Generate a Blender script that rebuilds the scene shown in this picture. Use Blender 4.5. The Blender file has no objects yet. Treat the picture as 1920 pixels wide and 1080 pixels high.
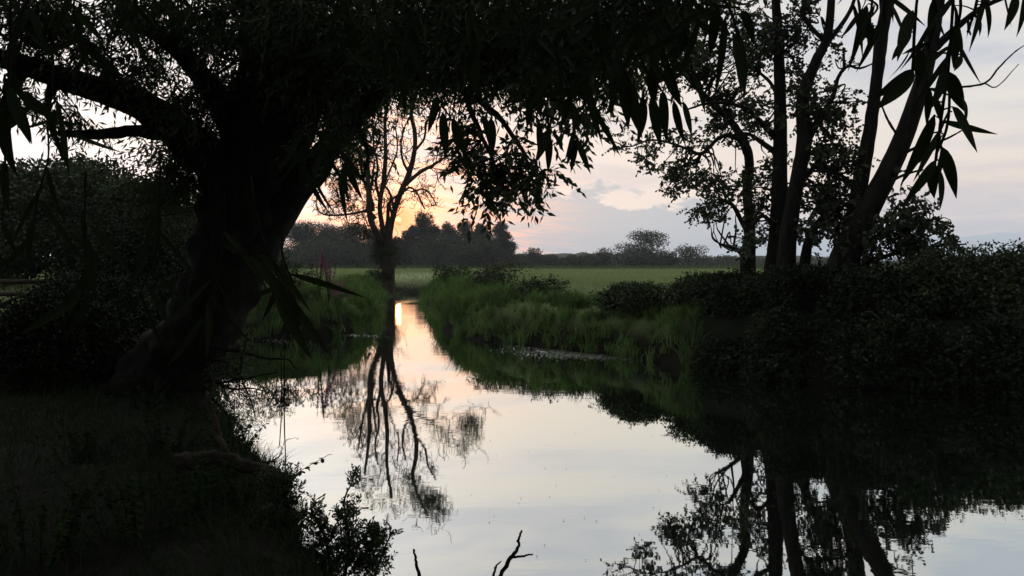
import bpy, math, random
import numpy as np

S = bpy.context.scene
R = math.radians
F = 1500.0           # focal length in pixels of the 1920 px wide frame
CZ = 2.2             # camera height above the river
PITCH = math.atan(50 / F)

# ------------------------------------------------------------------ camera
cd = bpy.data.cameras.new('camera'); cam = bpy.data.objects.new('camera', cd)
S.collection.objects.link(cam); S.camera = cam
cd.sensor_width = 36; cd.lens = 36 * F / 1920; cd.clip_end = 4000; cd.clip_start = 0.05
cam.location = (0, 0, CZ); cam.rotation_euler = (R(90) - PITCH, 0, 0)
S.render.resolution_x = 1920; S.render.resolution_y = 1080
S.view_settings.view_transform = 'Standard'; S.view_settings.look = 'None'
S.view_settings.gamma = 1; S.view_settings.exposure = 0
S.render.engine = 'CYCLES'
S.cycles.max_bounces = 5; S.cycles.diffuse_bounces = 2; S.cycles.glossy_bounces = 3
S.cycles.transmission_bounces = 3; S.cycles.volume_bounces = 0; S.cycles.transparent_max_bounces = 4
S.cycles.sample_clamp_indirect = 4

SUN_AZ = math.atan2(-213, F); SUN_EL = R(2.95)
sdir = (math.sin(SUN_AZ) * math.cos(SUN_EL), math.cos(SUN_AZ) * math.cos(SUN_EL), math.sin(SUN_EL))

# ------------------------------------------------------------------ node helper
class NT:
    def __init__(s, tree): s.t = tree; s.n = tree.nodes; s.l = tree.links
    def put(s, sock, v):
        if hasattr(v, 'is_output'): s.l.new(v, sock)
        elif v is not None: sock.default_value = v
    def node(s, typ, **kw):
        n = s.n.new(typ)
        for k, v in kw.items(): setattr(n, k, v)
        return n
    def m(s, op, a, b=None, c=None, clamp=False):
        n = s.node('ShaderNodeMath', operation=op, use_clamp=clamp)
        s.put(n.inputs[0], a)
        if b is not None: s.put(n.inputs[1], b)
        if c is not None: s.put(n.inputs[2], c)
        return n.outputs[0]
    def mr(s, v, a, b, c=0.0, d=1.0, smooth=True):
        n = s.node('ShaderNodeMapRange', interpolation_type='SMOOTHSTEP' if smooth else 'LINEAR')
        s.put(n.inputs[0], v)
        for i, q in enumerate((a, b, c, d)): n.inputs[i + 1].default_value = q
        return n.outputs[0]
    def mix(s, f, a, b, typ='MIX'):
        n = s.node('ShaderNodeMix', data_type='RGBA', blend_type=typ)
        s.put(n.inputs[0], f); s.put(n.inputs[6], a if hasattr(a, 'is_output') else (*a, 1)); s.put(n.inputs[7], b if hasattr(b, 'is_output') else (*b, 1))
        return n.outputs[2]
    def ramp(s, f, stops):
        n = s.node('ShaderNodeValToRGB'); cr = n.color_ramp
        while len(cr.elements) < len(stops): cr.elements.new(0.5)
        for e, (p, c) in zip(cr.elements, stops): e.position = p; e.color = (*c, 1)
        s.put(n.inputs[0], f); return n.outputs[0]
    def noise(s, vec, scale, detail=4, rough=0.5, dist=0.0):
        n = s.node('ShaderNodeTexNoise')
        if vec is not None: s.l.new(vec, n.inputs['Vector'])
        n.inputs['Scale'].default_value = scale; n.inputs['Detail'].default_value = detail
        n.inputs['Roughness'].default_value = rough; n.inputs['Distortion'].default_value = dist
        return n.outputs[0]
    def comb(s, x, y, z):
        n = s.node('ShaderNodeCombineXYZ')
        for i, q in enumerate((x, y, z)): s.put(n.inputs[i], q)
        return n.outputs[0]

# ------------------------------------------------------------------ world: dusk sky with thin cloud
w = bpy.data.worlds.new('World'); S.world = w; w.use_nodes = True
T = NT(w.node_tree); T.n.clear()
tc = T.node('ShaderNodeTexCoord').outputs['Generated']
sep = T.node('ShaderNodeSeparateXYZ'); T.l.new(tc, sep.inputs[0])
X, Y, Z = sep.outputs
az = T.m('ARCTAN2', X, Y)                       # radians, + to the right
el = T.m('ARCSINE', Z)
sky = T.node('ShaderNodeTexSky', sky_type='NISHITA'); sky.sun_disc = False
sky.sun_elevation = SUN_EL; sky.sun_rotation = SUN_AZ; sky.air_density = 1.2; sky.dust_density = 3
skc = T.mix(1.0, sky.outputs[0], (0.1, 0.1, 0.1), 'MULTIPLY')
base = T.ramp(T.mr(el, -0.02, 1.5, 0, 1, False), [
    (0.0, (.55, .57, .64)), (0.035, (.60, .62, .70)), (0.075, (.76, .71, .70)), (0.13, (.76, .76, .76)),
    (0.20, (.62, .67, .75)), (0.28, (.55, .61, .71)), (0.42, (1.25, 1.3, 1.4)), (1.0, (1.4, 1.45, 1.6))])  # zenith stops raised, above the view, to light the meadow
# warm zone round the sun
dx = T.m('SUBTRACT', az, SUN_AZ); dz = T.m('SUBTRACT', el, SUN_EL)
dd = T.m('SQRT', T.m('ADD', T.m('MULTIPLY', dx, dx), T.m('MULTIPLY', T.m('MULTIPLY', dz, dz), 1.6)))
wide = T.mr(dd, 0.75, 0.02)
base = T.mix(T.m('MULTIPLY', wide, 0.75), base, (1.03, .92, .87))
# high streaks
vs = T.comb(T.m('MULTIPLY', az, 1.3), T.m('MULTIPLY', T.m('ADD', el, T.m('MULTIPLY', az, 0.06)), 9.0), 0.3)
n1 = T.noise(vs, 2.6, 5, .55, .5)
streak = T.mr(n1, .44, .62)
base = T.mix(T.m('MULTIPLY', streak, .42), base, (.95, .87, .77))
base = T.mix(T.m('MULTIPLY', T.mr(n1, .5, .32), .4), base, (.48, .54, .66))
base = T.mix(1.0, base, (1.07, 1.05, 1.03), 'MULTIPLY')
# low blue-grey cloud bank right of the sun
vb = T.comb(T.m('MULTIPLY', az, 9.0), T.m('MULTIPLY', el, 16.0), 2.1)
n2 = T.noise(vb, 1.6, 6, .6, .2)
top = T.m('ADD', 0.088, T.m('MULTIPLY', T.m('SUBTRACT', n2, .5), 0.11))
top = T.m('SUBTRACT', top, T.m('MULTIPLY', T.m('ABSOLUTE', T.m('SUBTRACT', az, 0.05)), .14))
bank = T.mr(T.m('SUBTRACT', top, el), -0.003, 0.007)
bank = T.m('MULTIPLY', bank, T.mr(az, -.14, -.02))
base = T.mix(T.m('MULTIPLY', bank, .85), base, (.50, .59, .67))
# pink lit streaks near the sun
vp = T.comb(T.m('MULTIPLY', az, 8.0), T.m('MULTIPLY', T.m('ADD', el, T.m('MULTIPLY', az, 0.1)), 70.0), 5.0)
n3 = T.noise(vp, 1.3, 5, .6, .6)
near = T.mr(dd, 0.27, 0.03)
pinkf = T.m('MULTIPLY', T.m('MULTIPLY', T.mr(n3, .44, .57), near), 1.0, clamp=True)
base = T.mix(T.m('MULTIPLY', T.m('MULTIPLY', T.mr(n3, .52, .38), T.mr(dd, .26, .09)), .55), base, (.62, .56, .62))
base = T.mix(pinkf, base, (1.35, .70, .50))
glow = T.mr(dd, 0.11, 0.0)
base = T.mix(T.m('MULTIPLY', glow, .9), base, (1.75, .84, .50))
base = T.mix(T.m('MULTIPLY', T.mr(dd, 0.040, 0.004), .85), base, (1.35, .50, .24))
base = T.mix(T.mr(dd, 0.0042, 0.0015), base, (5.0, 2.4, .8))      # the sun's own disc behind thin cloud
lf = T.mr(az, .10, -.40, 1.0, 1.45)
base = T.mix(1.0, base, T.comb(lf, lf, lf), 'MULTIPLY')
back = T.mr(Y, -.3, .5, .28, 1.0)                                     # the sky away from the sunset is dimmer
base = T.mix(1.0, base, T.comb(back, back, back), 'MULTIPLY')
skyc = T.mix(0.9, skc, base)
bg = T.node('ShaderNodeBackground'); T.l.new(skyc, bg.inputs[0]); bg.inputs[1].default_value = 1.0
T.l.new(bg.outputs[0], T.node('ShaderNodeOutputWorld').inputs[0])

# ------------------------------------------------------------------ sun
ld = bpy.data.lights.new('sun', 'SUN'); ld.energy = 0.08; ld.angle = R(0.3); ld.color = (1, .20, .02)
sun = bpy.data.objects.new('sun', ld); S.collection.objects.link(sun)
from mathutils import Vector
sun.rotation_euler = Vector(sdir).to_track_quat('Z', 'Y').to_euler()

# ------------------------------------------------------------------ materials
def new_mat(name):
    m = bpy.data.materials.new(name); m.use_nodes = True; t = NT(m.node_tree); t.n.clear()
    return m, t
def leaf_mat(name, c1, c2, trans=.3, gloss=.03, rough=.5):
    m, t = new_mat(name)
    g = t.node('ShaderNodeNewGeometry')
    ob = t.node('ShaderNodeTexCoord').outputs['Object']
    n = t.noise(ob, 1.1, 4)
    f = t.m('ADD', t.m('MULTIPLY', g.outputs['Random Per Island'], .4), t.m('MULTIPLY', t.mr(n, .38, .62), .6))
    c = t.mix(f, c1, c2)
    d = t.node('ShaderNodeBsdfDiffuse'); t.l.new(c, d.inputs[0])
    tr = t.node('ShaderNodeBsdfTranslucent'); t.l.new(t.mix(1.0, c, (1.1, 1.3, .5), 'MULTIPLY'), tr.inputs[0])
    a = t.node('ShaderNodeMixShader'); a.inputs[0].default_value = trans
    t.l.new(d.outputs[0], a.inputs[1]); t.l.new(tr.outputs[0], a.inputs[2])
    gl = t.node('ShaderNodeBsdfGlossy'); gl.inputs['Roughness'].default_value = rough
    b = t.node('ShaderNodeMixShader'); b.inputs[0].default_value = gloss
    t.l.new(a.outputs[0], b.inputs[1]); t.l.new(gl.outputs[0], b.inputs[2])
    t.l.new(b.outputs[0], t.node('ShaderNodeOutputMaterial').inputs[0])
    return m
def rough_mat(name, c1, c2, scale=6, bump=.5, stretch=(1, 1, .25)):
    m, t = new_mat(name)
    mp = t.node('ShaderNodeMapping'); mp.inputs['Scale'].default_value = stretch
    t.l.new(t.node('ShaderNodeTexCoord').outputs['Object'], mp.inputs[0])
    n = t.noise(mp.outputs[0], scale, 8, .65, .4)
    p = t.node('ShaderNodeBsdfPrincipled'); p.inputs['Roughness'].default_value = .95
    p.inputs['Specular IOR Level'].default_value = .1
    t.l.new(t.mix(t.mr(n, .35, .65), c1, c2), p.inputs['Base Color'])
    bp = t.node('ShaderNodeBump'); bp.inputs['Strength'].default_value = bump; bp.inputs['Distance'].default_value = .05
    t.l.new(n, bp.inputs['Height']); t.l.new(bp.outputs[0], p.inputs['Normal'])
    t.l.new(p.outputs[0], t.node('ShaderNodeOutputMaterial').inputs[0])
    return m
M = {}
M['bark'] = rough_mat('dark_bark', (.006, .006, .005), (.016, .015, .012), 9, 1.0)
M['bramble_dark'] = leaf_mat('shaded_bramble_leaf', (.006, .011, .004), (.016, .026, .008), .12, .015)  # darker bramble copy, thicket shade put into its leaf colour
M['log'] = rough_mat('pale_dead_wood', (.015, .012, .009), (.05, .042, .03), 8, .8, (.3, 1, 1))
M['bark_dead'] = rough_mat('weathered_bark', (.03, .023, .018), (.06, .047, .036), 5)
M['wood'] = rough_mat('weathered_wood', (.04, .038, .032), (.08, .075, .06), 14, .4, (.2, 1, 1))
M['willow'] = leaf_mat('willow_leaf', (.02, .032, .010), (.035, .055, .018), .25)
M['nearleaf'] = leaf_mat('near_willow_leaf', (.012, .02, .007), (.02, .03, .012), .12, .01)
M['alder'] = leaf_mat('alder_leaf', (.014, .022, .008), (.028, .04, .013), .2)
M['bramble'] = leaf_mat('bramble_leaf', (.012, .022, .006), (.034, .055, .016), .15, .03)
M['ash'] = leaf_mat('ash_leaf', (.03, .05, .015), (.05, .075, .022), .3)
M['far'] = leaf_mat('distant_foliage', (.022, .034, .014), (.05, .066, .030), .15)
M['far2'] = leaf_mat('distant_grey_willow_foliage', (.04, .055, .035), (.07, .088, .06), .15)
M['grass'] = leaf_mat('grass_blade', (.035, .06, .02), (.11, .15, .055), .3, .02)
M['meadow'] = leaf_mat('meadow_grass_blade', (.17, .205, .12), (.27, .305, .20), .3, .0)
M['reed'] = leaf_mat('bank_sedge_blade', (.025, .05, .013), (.11, .175, .055), .3, .02)
M['dark_grass'] = leaf_mat('shaded_grass_blade', (.010, .019, .006), (.022, .038, .011), .2, .01)  # darker grass copy, the willow canopy's shade put into its colour
M['nettle'] = leaf_mat('nettle_leaf', (.006, .014, .004), (.018, .036, .009), .2, .006)
M['dry'] = leaf_mat('dry_stalk', (.10, .08, .05), (.16, .12, .08), .1)
M['purple'] = leaf_mat('purple_flower', (.16, .05, .13), (.28, .10, .22), .3)
M['white'] = leaf_mat('white_flower', (.5, .5, .45), (.7, .7, .65), .3)

def ground_mat():
    m, t = new_mat('meadow_ground')
    pos = t.node('ShaderNodeNewGeometry').outputs['Position']
    sp = t.node('ShaderNodeSeparateXYZ'); t.l.new(pos, sp.inputs[0])
    big = t.noise(pos, .06, 4, .6); fine = t.noise(pos, 3.0, 6, .7)
    c = t.mix(t.mr(big, .35, .65), (.18, .23, .11), (.30, .33, .18))
    med = t.noise(pos, .45, 5, .6)
    c = t.mix(t.mr(med, .42, .62, 0, .55), c, t.mix(1., c, (.62, .72, .6), 'MULTIPLY'))
    c = t.mix(t.mr(fine, .3, .7), c, t.mix(1., c, (.6, .65, .5), 'MULTIPLY'))
    edge = t.m('MULTIPLY', t.m('SUBTRACT', big, .5), 3.0)
    c = t.mix(t.mr(t.m('ADD', sp.outputs[1], t.m('MULTIPLY', edge, 6)), 48, 26), c, t.mix(1., c, (.45, .5, .42), 'MULTIPLY'))     # damp thatch by the river, drier hay farther out
    # bare earth under willow and alders, canopy shade painted into its colour
    soil_shadeL = t.m('MULTIPLY', t.mr(t.m('ADD', sp.outputs[1], edge), 16.5, 14), t.mr(sp.outputs[0], 3.4, 2.4))
    soil_shadeR = t.m('MULTIPLY', t.mr(t.m('ADD', sp.outputs[1], edge), 18.5, 17), t.mr(sp.outputs[0], 2.8, 4.2))
    c = t.mix(t.m('MAXIMUM', soil_shadeL, soil_shadeR), c, (.011, .014, .008))
    mud_shade = t.mr(sp.outputs[2], .95, .35)  # mud colour carried up the bank, painting in shade under the overhang
    c = t.mix(mud_shade, c, (.011, .011, .008))
    p = t.node('ShaderNodeBsdfPrincipled'); p.inputs['Roughness'].default_value = 1; p.inputs['Specular IOR Level'].default_value = .05
    t.l.new(c, p.inputs['Base Color'])
    bp = t.node('ShaderNodeBump'); bp.inputs['Strength'].default_value = .6; bp.inputs['Distance'].default_value = .1
    t.l.new(fine, bp.inputs['Height']); t.l.new(bp.outputs[0], p.inputs['Normal'])
    t.l.new(p.outputs[0], t.node('ShaderNodeOutputMaterial').inputs[0])
    return m
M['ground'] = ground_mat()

def water_mat():
    m, t = new_mat('still_river_water')
    pos = t.node('ShaderNodeNewGeometry').outputs['Position']
    sp = t.node('ShaderNodeSeparateXYZ'); t.l.new(pos, sp.inputs[0])
    v = t.comb(t.m('MULTIPLY', sp.outputs[0], .5), t.m('MULTIPLY', sp.outputs[1], 1.6), 0)
    n = t.noise(v, 2.2, 3, .5, .3)
    n_b = t.noise(pos, .35, 3, .5)
    v2 = t.comb(t.m('MULTIPLY', sp.outputs[0], .6), t.m('MULTIPLY', sp.outputs[1], 2.0), 3)
    n2 = t.noise(v2, 6.5, 2, .5, .2)
    calm = t.mr(n_b, .40, .62, .25, 1.0)
    calm = t.m('MULTIPLY', calm, t.mr(sp.outputs[1], 10, 34, .30, 1.0))    # stiller under the near bank
    h = t.m('MULTIPLY', t.m('ADD', t.m('MULTIPLY', n, .0032), t.m('MULTIPLY', n2, .0011)), calm)
    bp = t.node('ShaderNodeBump'); bp.inputs['Strength'].default_value = 1; bp.inputs['Distance'].default_value = 1
    t.l.new(h, bp.inputs['Height'])
    gl = t.node('ShaderNodeBsdfGlossy'); gl.inputs['Roughness'].default_value = .015
    gl.inputs['Color'].default_value = (.87, .91, .88, 1); t.l.new(bp.outputs[0], gl.inputs['Normal'])
    df = t.node('ShaderNodeBsdfDiffuse'); df.inputs[0].default_value = (.008, .012, .008, 1)
    fr = t.node('ShaderNodeLayerWeight'); fr.inputs[0].default_value = .5
    f = t.mr(fr.outputs['Facing'], .35, .95, .58, .99, False)
    a = t.node('ShaderNodeMixShader'); t.l.new(f, a.inputs[0])
    t.l.new(df.outputs[0], a.inputs[1]); t.l.new(gl.outputs[0], a.inputs[2])
    t.l.new(a.outputs[0], t.node('ShaderNodeOutputMaterial').inputs[0])
    return m
M['water'] = water_mat()

# ------------------------------------------------------------------ geometry helpers
rng = np.random.default_rng(7)
def P(px, py, d):
    u = (px - 960) / F; v = (540 - py) / F
    y = math.cos(PITCH) + v * math.sin(PITCH); z = v * math.cos(PITCH) - math.sin(PITCH)
    return np.array((u * d / y, d, CZ + z * d / y))
def unit(a):
    a = np.asarray(a, float); return a / (np.linalg.norm(a, axis=-1, keepdims=True) + 1e-9)

class Geo:
    def __init__(s): s.V = []; s.F = {3: [], 4: []}; s.n = 0
    def add(s, V, faces):
        V = np.asarray(V, np.float32).reshape(-1, 3)
        for f in faces:
            f = np.asarray(f, np.int64); s.F[f.shape[1]].append(f + s.n)
        s.V.append(V); s.n += len(V)
    def build(s, name, mat, parent=None, smooth=False, **props):
        V = np.concatenate(s.V); o3 = np.zeros(3)
        if parent is not None: o3 = np.array(parent['_o'])
        V = V - o3.astype(np.float32)
        me = bpy.data.meshes.new(name)
        f3 = np.concatenate(s.F[3]) if s.F[3] else np.zeros((0, 3), np.int64)
        f4 = np.concatenate(s.F[4]) if s.F[4] else np.zeros((0, 4), np.int64)
        me.vertices.add(len(V)); me.vertices.foreach_set('co', V.ravel())
        li = np.concatenate([f3.ravel(), f4.ravel()]).astype(np.int32)
        me.loops.add(len(li)); me.loops.foreach_set('vertex_index', li)
        st = np.concatenate([np.arange(len(f3)) * 3, len(f3) * 3 + np.arange(len(f4)) * 4]).astype(np.int32)
        me.polygons.add(len(st)); me.polygons.foreach_set('loop_start', st)
        if smooth: me.polygons.foreach_set('use_smooth', np.ones(len(st), bool))
        me.update(calc_edges=True); me.materials.append(mat)
        o = bpy.data.objects.new(name, me); S.collection.objects.link(o)
        if parent is not None: o.parent = parent
        for k, v in props.items(): o[k] = v
        return o
def root(name, loc, label, cat, group=None):
    o = bpy.data.objects.new(name, None); S.collection.objects.link(o)
    o.location = [float(q) for q in loc]; o.empty_display_size = .2
    o['label'] = label; o['category'] = cat; o['_o'] = [float(q) for q in loc]
    if group: o['group'] = group
    return o

def tube(g, pts, rad, sides=6, gn=0):
    pts = np.asarray(pts, float); rad = np.asarray(rad, float); n = len(pts)
    tan = np.gradient(pts, axis=0); tan = unit(tan)
    ref = np.array((0., 0., 1.)) if abs(tan[0][2]) < .8 else np.array((0., 1., 0.))
    a = unit(np.cross(tan, ref)); b = np.cross(tan, a)
    th = np.arange(sides) / sides * 2 * math.pi
    ring = pts[:, None] + rad[:, None, None] * (np.cos(th)[None, :, None] * a[:, None] + np.sin(th)[None, :, None] * b[:, None])
    if gn:
        sl = np.linspace(0, n * .35, n)[:, None]; ph = th[None]
        k = 1 + gn * (np.sin(3 * ph + 1.7 * np.sin(sl * 1.3)) * .5 + np.sin(7 * ph - sl * 1.1 + 2 * np.sin(sl)) * .35 + np.sin(2 * ph + sl * 3.1) * .5 + np.sin(13 * ph + 3 * sl) * .25)
        ring = pts[:, None] + (ring - pts[:, None]) * k[..., None]
    V = ring.reshape(-1, 3)
    i = np.arange(n - 1)[:, None] * sides; k = np.arange(sides)[None]; k2 = (k + 1) % sides
    q = np.stack([i + k, i + k2, i + sides + k2, i + sides + k], -1).reshape(-1, 4)
    V = np.vstack([V, pts[-1:] + tan[-1:] * rad[-1], pts[:1]])
    e = n * sides; k = np.arange(sides); k2 = (k + 1) % sides; l = (n - 1) * sides
    t3 = np.vstack([np.stack([l + k, l + k2, np.full(sides, e)], -1), np.stack([k2, k, np.full(sides, e + 1)], -1)])
    g.add(V, [q, t3])

def catmull(pts, per=6):
    pts = np.asarray(pts, float)
    p = np.vstack([2 * pts[0] - pts[1], pts, 2 * pts[-1] - pts[-2]]); out = []
    for i in range(1, len(p) - 2):
        t = np.linspace(0, 1, per, endpoint=False)[:, None]
        a, b, c, d = p[i - 1], p[i], p[i + 1], p[i + 2]
        out.append(.5 * (2 * b + (c - a) * t + (2 * a - 5 * b + 4 * c - d) * t ** 2 + (3 * b - a - 3 * c + d) * t ** 3))
    out.append(p[-2:-1]); return np.vstack(out)

def drawn(spec, per=6, jit=.15):
    """limb from (px, py, distance, width in px): 3-D centre line and radii"""
    a = np.array([[*P(x, y, d), wd * d / F / 2] for x, y, d, wd in spec])
    c = catmull(a, per); pts, rad = c[:, :3], np.maximum(c[:, 3], .002)
    k = np.minimum(1, .03 / rad)
    pts = pts + rng.normal(0, 1, pts.shape) * (rad * k)[:, None] * jit
    rad = rad * (1 + rng.normal(0, .06, len(rad)) * k)
    return pts, rad

def grow(g, start, d, length, r, level, tips, wig=.25, up=.1, kids=4, sides=5, taper=.35, spread=.9, minr=.002, curl=0):
    """recursive branch"""
    n = max(4, int(5 + 3 * min(level, 2)))
    pts = [np.array(start, float)]; dirs = unit(d); cur = dirs.copy()
    for i in range(n):
        cur = unit(cur + rng.normal(0, wig, 3) + np.array((0, 0, up)))
        pts.append(pts[-1] + cur * length / n)
    pts = np.array(pts); rad = np.maximum(np.linspace(r, r * taper, len(pts)), minr)
    tube(g, pts, rad, sides)
    if level == 0:
        tips.append((pts, rad)); return
    for k in range(kids):
        t = rng.uniform(.25, 1.0) if k else 1.0
        i = min(int(t * (len(pts) - 1)), len(pts) - 1)
        dr = unit(unit(pts[min(i + 1, len(pts) - 1)] - pts[max(i - 1, 0)]) + rng.normal(0, spread, 3) * .8)
        grow(g, pts[i], dr, length * rng.uniform(.45, .75), max(rad[i] * .65, minr), level - 1, tips, wig, up, kids, max(3, sides - 1), taper, spread, minr)

def sprout(g, pts, rad, n, length, level, tips, lo=.2, **kw):
    for k in range(n):
        i = int(rng.uniform(lo, 1) * (len(pts) - 1))
        tdir = unit(pts[min(i + 1, len(pts) - 1)] - pts[max(i - 1, 0)])
        dr = unit(tdir * .5 + rng.normal(0, 1, 3) * .8 + np.array((0, 0, .15)))
        grow(g, pts[i], dr, length * rng.uniform(.6, 1.2), min(rad[i] * .5, length * .02 + .004), level, tips, **kw)

def quads_leaf(g, Pt, D, L, W, N=None, wide=.42):
    """rhombic leaves, one island each"""
    n = len(Pt)
    if n == 0: return
    D = unit(D)
    N = rng.normal(0, 1, (n, 3)) if N is None else N
    Sd = unit(np.cross(D, N)); L = np.broadcast_to(L, (n,))[:, None]; W = np.broadcast_to(W, (n,))[:, None]
    mid = Pt + D * L * wide
    V = np.stack([Pt, mid + Sd * W / 2, Pt + D * L, mid - Sd * W / 2], 1).reshape(-1, 3)
    g.add(V, [np.arange(n * 4).reshape(-1, 4)])
def oval_leaf(g, Pt, D, L, W, N=None):
    n = len(Pt)
    if n == 0: return
    D = unit(D); N = rng.normal(0, 1, (n, 3)) if N is None else N
    Sd = unit(np.cross(D, N)); U = np.cross(Sd, D)
    L = np.broadcast_to(L, (n,))[:, None]; W = np.broadcast_to(W, (n,))[:, None]
    a = Pt + D * L * .3 - U * L * .0; b = Pt + D * L * .7 - U * L * .05
    V = np.stack([Pt, a + Sd * W * .42, b + Sd * W * .45, Pt + D * L - U * L * .1, b - Sd * W * .45, a - Sd * W * .42], 1).reshape(-1, 3)
    g.add(V, [np.arange(n * 6).reshape(-1, 6)[:, [0, 1, 5]], np.arange(n * 6).reshape(-1, 6)[:, [1, 2, 4, 5]], np.arange(n * 6).reshape(-1, 6)[:, [2, 3, 4]]])
def sprays(g, P0, D0, L, nl, lL, lW, droop=.35, gs=None, oval=False, hang=.3, sr=.0025):
    """leafy twigs, all at once: P0 (n,3), D0 (n,3)"""
    n = len(P0)
    if n == 0: return
    D0 = unit(D0); L = np.broadcast_to(L, (n,))
    t = np.linspace(.12, 1, nl); t = t[None] + rng.normal(0, .02, (n, nl))
    pos = P0[:, None] + D0[:, None] * (L[:, None] * t)[..., None]
    pos[..., 2] -= droop * L[:, None] * t ** 2
    tan = D0[:, None] + np.zeros_like(pos); tan[..., 2] -= 2 * droop * t; tan = unit(tan)
    side = unit(np.cross(tan, rng.normal(0, 1, (n, 1, 3)) + np.array((0, 0, 1.5))))
    sg = np.where(np.arange(nl) % 2 == 0, 1, -1)[None, :, None]
    ld = unit(tan * .75 + side * sg * .7 + rng.normal(0, .22, pos.shape) + np.array((0, 0, -hang)))
    m = n * nl
    ll = lL * rng.uniform(.6, 1.15, m); lw = lW * rng.uniform(.7, 1.15, m)
    (oval_leaf if oval else quads_leaf)(g, pos.reshape(-1, 3), ld.reshape(-1, 3), ll, lw)
    if gs is not None:
        tt = np.array((0, .33, .66, 1.0))
        c = P0[:, None] + D0[:, None] * (L[:, None] * tt[None])[..., None]
        c[..., 2] -= droop * L[:, None] * tt ** 2
        off = np.array([(1, 0, 0), (-.5, .5, .7), (-.5, -.5, -.7)]) * sr
        V = c[:, :, None] + off[None, None] * (1.2 - .8 * tt)[None, :, None, None]
        b = (np.arange(n) * 12)[:, None, None, None]; i = (np.arange(3) * 3)[None, :, None, None]
        k = np.arange(3)[None, None, :, None]; k2 = (k + 1) % 3
        q = np.concatenate([b + i + k, b + i + k2, b + i + 3 + k2, b + i + 3 + k], -1).reshape(-1, 4)
        gs.add(V.reshape(-1, 3), [q])

def in_blob(cx, cy, rx, ry, d, dd, n, rot=0, clump=0):
    """n points in a soft ellipsoidal cloud seen round pixel (cx, cy), a depth of d +- dd"""
    a = rng.normal(0, 1, (n, 3)); a = unit(a) * (rng.uniform(0, 1, (n, 1)) ** .45)
    if clump and n > 20:
        c = a[:max(3, n // 22)]; a = c[rng.integers(len(c), size=n)] + rng.normal(0, clump, (n, 3)) * np.array((1, 1, 1)) * 40 / max(rx, ry, 40)
    c, s = math.cos(R(rot)), math.sin(R(rot))
    x = a[:, 0] * rx; y = a[:, 1] * ry
    o = P(cx, cy, d); k = d / F
    return np.stack([o[0] + (x * c - y * s) * k, o[1] + a[:, 2] * dd, o[2] - (x * s + y * c) * k], 1)

# ------------------------------------------------------------------ terrain and river
RIV = np.array([(-5.8, 53), (-4.6, 42), (-3.9, 36.7), (-2.9, 30), (-2.0, 25.4), (-.9, 22), (.5, 20.4), (2.35, 18.5), (3.7, 16.6),
                (5.35, 14.3), (6.9, 13.5), (8.4, 12.8), (14, 12), (60, 9), (60, -25), (30, -12), (10, -4), (3, -.5), (1.0, 1.6),
                (-.5, 3.6), (-1.35, 5.4), (-1.9, 6.8), (-2.75, 8.6), (-4.15, 11), (-5.9, 14.0), (-7.4, 16), (-11, 17.5), (-13, 19.5), (-11, 22),
                (-7.2, 22.3), (-6.2, 23.2), (-5.0, 23.8), (-4.5, 25.5), (-5.1, 30), (-6.1, 36.7), (-7.4, 46), (-7.7, 53)])
def river_dist(x, y):
    """signed distance, negative in the water"""
    x = np.asarray(x, float); y = np.asarray(y, float); dmin = np.full(x.shape, 1e9); inside = np.zeros(x.shape, bool)
    for i in range(len(RIV)):
        a = RIV[i]; b = RIV[(i + 1) % len(RIV)]; e = b - a
        t = np.clip(((x - a[0]) * e[0] + (y - a[1]) * e[1]) / (e @ e), 0, 1)
        dmin = np.minimum(dmin, np.hypot(x - a[0] - t * e[0], y - a[1] - t * e[1]))
        c = (a[1] > y) != (b[1] > y)
        with np.errstate(divide='ignore', invalid='ignore'):
            xi = (b[0] - a[0]) * (y - a[1]) / (b[1] - a[1]) + a[0]
        inside ^= c & (x < xi)
    return np.where(inside, -dmin, dmin)
def wob(x, y):
    return (np.sin(x * .9 + 1.3 * np.sin(y * .45)) * np.sin(y * .7 + .6 * np.sin(x * .8)) * .6 + np.sin(x * 2.3 + y * 1.7) * .25 + np.sin(x * 3.9 - y * 3.1 + 1) * .15)
def height(x, y):
    x = np.asarray(x, float); y = np.asarray(y, float)
    d = river_dist(x, y) + .18 * wob(x * 1.5, y * 1.5)
    far = np.clip((y - 14) / 12, 0, 1)
    near = (1 - far)
    topz = .62 * near + 1.25 * far
    right = np.clip((x - 2) / 3, 0, 1) * np.clip((y - 8) / 4, 0, 1)
    topz = topz * (1 - right) + 1.2 * right
    topz = topz - np.clip((y - 60) / 200, 0, 1.3) * 1.25
    topz = topz - 1.1 * np.exp(-((x + 7.0) / 1.9) ** 2) * np.clip((y - 46) / 3, 0, 1) * (1 - np.clip((y - 52) / 18, 0, 1))
    w_ = .9 * near + 1.5 * far
    s = np.clip(d / w_, -1, 1); s = np.where(s > 0, 1 - (1 - s) ** 2.2, s)
    h = np.where(s > 0, s * topz, s * .8)
    h = h + np.clip(d, 0, 1) * (.05 * wob(x, y) + .03 * wob(x * 2.7, y * 2.7))
    h = h + .12 * (1 - np.clip((y - 40) / 6, 0, 1)) * np.exp(-((d - 1.6) / 1.2) ** 2) * far
    # a drainage dip in the meadow behind the far bank
    h = h - .55 * np.exp(-(((x - 2.6) / 1.8) ** 2 + ((y - 27) / 1.6) ** 2))
    return h
def axis(lo, hi, flo, fhi, fine, g=1.12):
    a = list(np.arange(flo, fhi, fine)); s = fine; v = fhi
    while v < hi: a.append(v); s *= g; v += s
    a.append(hi); s = fine; v = flo - fine
    while v > lo: a.insert(0, v); s *= g; v -= s
    a.insert(0, lo); return np.array(a)
xs = axis(-1500, 1500, -16, 18, .16); ys = axis(-60, 2500, -3, 34, .16, 1.05)
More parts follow.
